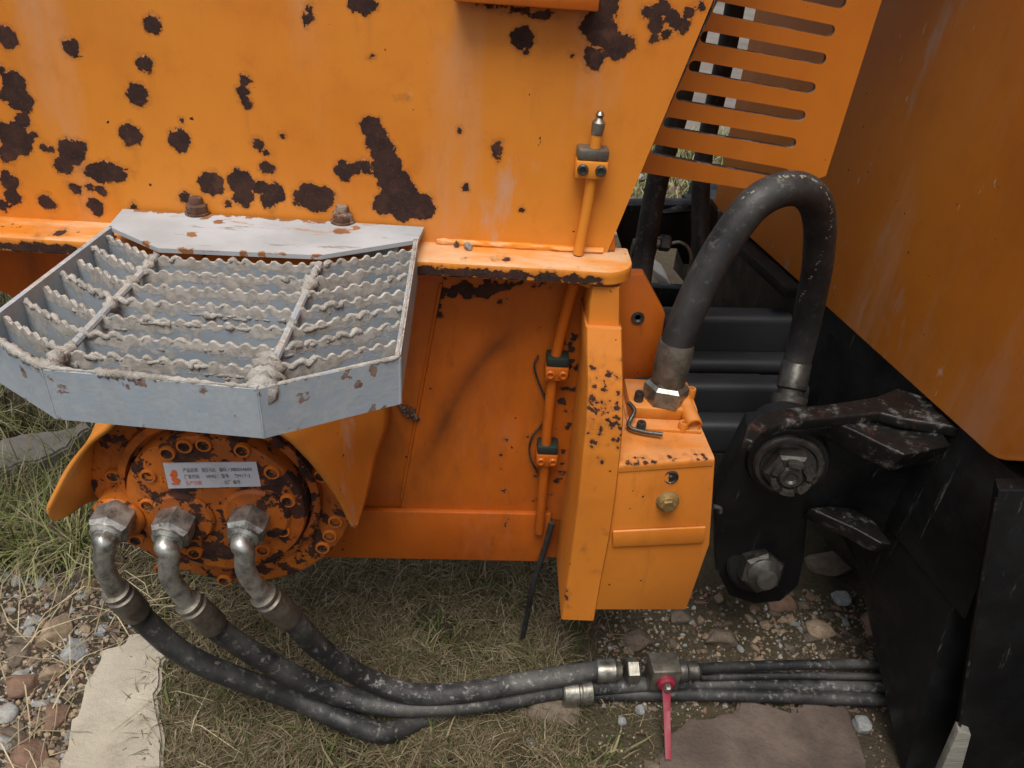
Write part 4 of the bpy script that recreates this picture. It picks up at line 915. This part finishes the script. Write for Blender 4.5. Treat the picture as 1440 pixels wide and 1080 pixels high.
RM = [rock_mesh(i * 3.7, 3) for i in range(8)]
mats_s = {'t': ST_TAN, 'g': ST_GREY, 'r': ST_RED, 'b': ST_BRN, 'w': ST_WHT}
RMM = {}
def stone(px, py, wpx, hpx, mk_, label, group=None, name='stone', flat=.6):
    k = (random.randrange(8), mk_)
    if k not in RMM: RMM[k] = RM[k[0]].copy(); RMM[k].materials.append(mats_s[mk_])
    o = bpy.data.objects.new(name, RMM[k]); C.objects.link(o); p = P(px, py, Z=.01); sc_ = math.sqrt(p[1] ** 2 + (ZC) ** 2 + p[0] ** 2) / FPX
    rx = wpx / 2 * sc_; ry = hpx / 2 * sc_ * 1.15; rz = min(rx, ry) * flat * 1.4
    o.scale = (rx * 1.15, ry * 1.15, rz); o.rotation_euler = (random.uniform(-.25, .25), random.uniform(-.25, .25), random.uniform(-.4, .4)); o.location = (p[0], p[1], rz * .22 + ground_h(p[0], p[1]))
    tag(o, label, 'stone', group or 'loose stones on the dirt'); return o
for a in [(77, 890, 42, 48, 't', 'upright tan stone in the dirt left of the concrete slab'), (104, 917, 34, 28, 'g', 'grey angular stone touching the concrete slab'),
          (72, 946, 34, 20, 't', 'small rounded tan pebble between tan stone and reddish lump'), (30, 962, 46, 30, 'r', 'long reddish stone at the left edge'), (80, 1002, 36, 34, 'r', 'reddish lump left of the concrete slab'),
          (36, 1064, 54, 34, 'r', 'large reddish stone in the bottom left corner'), (6, 1002, 26, 24, 'w', 'pale stone cut by the left edge'), (4, 1042, 22, 20, 'w', 'pale stone cut by the left edge near the bottom corner'),
          (64, 1076, 30, 20, 't', 'tan stone at the bottom edge left of the slab'), (58, 985, 22, 12, 'w', 'tiny pale chip beside the reddish lump'), (26, 918, 34, 26, 'b', 'dull brown stone near the left edge'),
          (84, 835, 34, 20, 'b', 'brown flat stone below the motor guard'), (116, 838, 16, 10, 'w', 'tiny pale pebble below the motor guard'), (20, 1030, 46, 14, 'b', 'flat brown stone near the bottom left corner'),
          (46, 872, 26, 16, 'w', 'pale flat chip above the brown stone at left'), (118, 812, 30, 18, 'b', 'brown stone under the left elbow fitting'),
          (775, 1000, 70, 44, 'b', 'large brown stone below the hoses left of the red lever'), (748, 1045, 18, 20, 'g', 'small grey stone near the bottom centre'), (898, 900, 42, 40, 'b', 'dark brown stone just behind the valve'),
          (900, 995, 16, 14, 'g', 'small grey pebble left of the red lever'), (875, 1010, 14, 12, 'g', 'tiny pebble below the valve hose'), (925, 1078, 46, 18, 'b', 'rough stone under the tip of the red lever'), (975, 1078, 44, 18, 'b', 'rough stone right of the red lever tip'),
          (1180, 1030, 40, 56, 'b', 'rounded brown stone on the shaded slab near the black frame'), (1215, 1015, 30, 24, 'g', 'grey stone beside the black frame foot'), (1185, 838, 34, 22, 'g', 'grey stone in shade under the black lug'),
          (1240, 880, 60, 50, 'r', 'reddish block in shade at the foot of the black frame'), (1095, 850, 46, 30, 'r', 'red brick piece under the lower nut'), (1150, 890, 40, 26, 't', 'tan stone in the shaded rubble'), (960, 870, 40, 24, 'b', 'brown stone below the manifold block'),
          (1010, 900, 50, 30, 'b', 'dark stone right of the valve in shade'), (765, 826, 16, 14, 'w', 'small white pebble beside the hanging cable'), (1170, 790, 60, 40, 'b', 'dark boulder under the lower rib of the lug')]:
    stone(*a)
for px, py, r in [(658, 346, 8), (642, 343, 5)]:
    p = P(px, py, Z=ZL + .005); o = bpy.data.objects.new('pebble', RM[1 if r > 6 else 2].copy()); o.data.materials.append(ST_WHT if r > 6 else ST_BRN); C.objects.link(o); o.location = p; o.scale = (r * .00105,) * 3
    tag(o, 'white pebble resting on the orange flange right of the step' if r > 6 else 'tiny brown pebble on the flange beside the white pebble', 'stone')
cnt = 0
while cnt < 120:
    if random.random() < .6: px, py = random.uniform(-10, 150), random.uniform(800, 1085)
    else: px, py = random.uniform(860, 1230), random.uniform(835, 930)
    left = px < 200
    mk_ = random.choice('bbbttgrrw' if left else 'bbbgrtt'); cw = dict(b='brown', t='tan', g='grey', r='reddish', w='white')[mk_]
    stone(px, py, random.uniform(7, 20), random.uniform(6, 15), mk_, f'small loose {cw} pebble in the dirt left of the concrete slab' if left else f'small shaded {cw} pebble in the rubble below the black lug',
          f'{cw} pebbles left of the slab' if left else f'{cw} pebbles below the lug', 'pebble'); cnt += 1
# gravel: one mass
V = []; F = []; ico = rock_mesh(99, 1); iv = np.array([v.co[:] for v in ico.vertices]); ifc = [tuple(p.vertices) for p in ico.polygons]; MI = []
def gravel(n, fpos, smin, smax):
    for _ in range(n):
        x, y = fpos(); s_ = random.uniform(smin, smax) * random.choice([.6, .8, 1, 1]); b0 = len(V); R = np.array(Matrix.Rotation(random.uniform(0, 6.28), 3, Vector(rng.normal(0, 1, 3)).normalized()))
        q = (iv * np.array([1, random.uniform(.6, 1), random.uniform(.4, .8)])) @ R.T * s_ + np.array([x, y, ground_h(x, y) + s_ * .15])
        V.extend(map(tuple, q)); mi = random.choice([0, 0, 0, 0, 1, 1, 2, 3]); F.extend(tuple(b0 + i for i in f) for f in ifc); MI.extend([mi] * len(ifc))
def gpos(x0, x1, y0, y1):
    def f(): p = P(random.uniform(x0, x1), random.uniform(y0, y1), Z=0); return p[0], p[1]
    return f
gravel(3600, gpos(-40, 200, 780, 1100), .002, .011); gravel(2400, gpos(840, 1260, 830, 1000), .0015, .010); gravel(1200, gpos(760, 1250, 840, 1100), .001, .004); gravel(500, gpos(700, 1250, 980, 1100), .002, .006); gravel(500, gpos(200, 760, 800, 1100), .002, .006)
gravel(1800, gpos(-600, -20, 770, 1120), .002, .011)
gravel(260, lambda: (random.uniform(.5, 3.2), random.uniform(3.4, 4.4)), .03, .09)
me = bpy.data.meshes.new('gravel'); me.from_pydata(V, [], F); me.update()
for m_ in (ST_BRN, ST_TAN, ST_GREY, ST_RED): me.materials.append(m_)
me.polygons.foreach_set('material_index', MI); gv = bpy.data.objects.new('gravel', me); C.objects.link(gv); tag(gv, 'scattered fine gravel and crumbs of brick on the dirt', 'gravel', kind='stuff')

def blades(name, pos, length, lean, width, cols, label, seed, flat=0.0):
    r = np.random.default_rng(seed); n = len(pos); pos = np.array(pos, float)
    L = r.uniform(*length, n); az = r.uniform(0, 2 * np.pi, n); ln = np.radians(r.uniform(*lean, n)); w = r.uniform(*width, n)
    dirh = np.stack([np.cos(az), np.sin(az)], 1); per = np.stack([-np.sin(az), np.cos(az)], 1)
    V = np.zeros((n, 7, 3)); a = ln * .6; p = pos.copy(); bend = r.normal(0, .35, n); azc = az.copy()
    for k in range(4):
        hw = (w * [1, .85, .55, 0][k])[:, None]; pr_ = np.stack([-np.sin(azc), np.cos(azc)], 1)
        if k < 3: V[:, 2 * k, :] = p; V[:, 2 * k, :2] += pr_ * hw; V[:, 2 * k + 1, :] = p; V[:, 2 * k + 1, :2] -= pr_ * hw
        else: V[:, 6, :] = p
        st_ = L / 3; p = p.copy(); p[:, 0] += np.cos(azc) * np.sin(a) * st_; p[:, 1] += np.sin(azc) * np.sin(a) * st_; p[:, 2] += np.cos(a) * st_
        p[:, 2] = np.maximum(p[:, 2], pos[:, 2] + .002 + flat * r.uniform(0, .02, n)); a = a + ln * .5; azc = azc + bend
    base = (np.arange(n) * 7)[:, None]
    F = np.concatenate([base + np.array([[0, 1, 3, 2]]), base + np.array([[2, 3, 5, 4]])], 0); T3 = base + np.array([[4, 5, 6]])
    me = bpy.data.meshes.new(name); me.from_pydata(V.reshape(-1, 3).tolist(), [], F.tolist() + T3.tolist()); me.update()
    cols = np.array(cols); ci = r.integers(0, len(cols), n); cc_ = cols[ci] * r.uniform(.7, 1.25, (n, 1)); cc_ = np.repeat(np.concatenate([cc_, np.ones((n, 1))], 1), 7, 0)
    at = me.attributes.new('tint', 'FLOAT_COLOR', 'POINT'); at.data.foreach_set('color', cc_.ravel().astype(np.float32))
    o = link(name, me, GRASS); return tag(o, label, 'grass', kind='stuff')
DRY = [(.125, .095, .052), (.165, .13, .078), (.08, .062, .032), (.23, .19, .125), (.06, .055, .024)]; GRN = [(.13, .17, .04), (.20, .23, .07), (.10, .13, .03), (.30, .28, .13)]
slabs2 = [[(142, 915), (180, 905), (205, 930), (196, 985), (200, 1100), (92, 1100), (108, 1010)], [(965, 1004), (1050, 990), (1120, 996), (1190, 984), (1215, 1100), (910, 1100), (950, 1040)], [(-60, 628), (60, 606), (118, 590), (140, 600), (100, 655), (40, 690), (-60, 725)]]
def inpoly(x, y, poly):
    c_ = False; j = len(poly) - 1
    for i in range(len(poly)):
        xi, yi = poly[i]; xj, yj = poly[j]
        if (yi > y) != (yj > y) and x < (xj - xi) * (y - yi) / (yj - yi) + xi: c_ = not c_
        j = i
    return c_
def gp_(n, reg, keep=lambda x, y: 1.0):
    out = []
    while len(out) < n:
        px, py = random.uniform(reg[0], reg[1]), random.uniform(reg[2], reg[3])
        if any(inpoly(px, py, s_) for s_ in slabs2) or random.random() > keep(px, py): continue
        p = P(px, py, Z=0); out.append((p[0], p[1], ground_h(p[0], p[1]) - .003))
    return out
def km(x, y):
    k = .30 + 1.6 * (fbm((x * .012, y * .012, 4.4)) + .2)
    if x < 215: k *= max(0, (x - 150) / 65) ** .8
    if x > 740: k *= max(.08, 1 - (x - 740) / 130)
    return k
blades('dry_grass', gp_(34000, (130, 900, 780, 1110), km), (.03, .095), (50, 100), (.0005, .0016), DRY + DRY[:3] + [(.20, .165, .105), (.16, .13, .08), (.07, .07, .03)], 'matted dry grass on the ground under the hoses', 1, 1.0)
blades('green_grass', gp_(5000, (215, 820, 780, 1110), lambda x, y: .3 + fbm((x * .02, y * .02, 9.1))), (.02, .06), (30, 85), (.0006, .0014), [(.07, .08, .025), (.105, .105, .04), (.055, .06, .02)], 'short green grass among the dry grass under the hoses', 2)
blades('tall_grass', gp_(3400, (-120, 135, 600, 800), lambda x, y: .25 + max(0, fbm((x * .02, y * .02, 1.7)) + .2)), (.06, .24), (20, 90), (.0009, .0026), GRN + [(.20, .165, .085), (.25, .205, .12), (.30, .25, .16)] + [(.28, .30, .12), (.38, .35, .20), (.34, .30, .17)], 'tall green and dry grass left of the motor', 3)
blades('tall_grass', [(x, y, 0) for x, y in zip(rng.uniform(-3.2, -.75, 7000), rng.uniform(1.75, 3.6, 7000))], (.08, .28), (15, 75), (.001, .0028), [(.07, .10, .03), (.10, .12, .04), (.16, .15, .07)], 'darker grass further back beneath the grey step at left', 4)
blades('tall_grass', gp_(2600, (-700, -100, 620, 1100), lambda x, y: .15 + max(0, fbm((x * .012, y * .012, 1.7)) + .1)), (.05, .18), (20, 90), (.0009, .0026), GRN + [(.20, .165, .085), (.30, .25, .16)], 'patchy grass further left beyond the stones', 9)
blades('far_grass', [(x, y, 0) for x, y in zip(rng.uniform(.2, 3.5, 5000), rng.uniform(3.9, 5.4, 5000))], (.06, .2), (20, 70), (.002, .005), [(.14, .17, .06), (.22, .22, .10), (.28, .26, .14)], 'far strip of grass seen through the gap beside the grille', 5)
cl = []
for k in range(60):
    c_ = gp_(1, (215, 860, 800, 1100))[0]
    for q in range(random.randrange(8, 26)): cl.append((c_[0] + random.gauss(0, .015), c_[1] + random.gauss(0, .015), c_[2]))
blades('weeds', cl, (.03, .10), (25, 95), (.0014, .0034), [(.07, .085, .025), (.12, .11, .05), (.19, .155, .09), (.05, .065, .02)], 'broad bladed weed clumps in the matted grass', 8)
blades('straw', gp_(140, (-20, 300, 760, 1080)), (.10, .26), (80, 100), (.0008, .0016), [(.38, .32, .2), (.30, .25, .15)], 'long loose straws on the dirt at left', 6, .6)
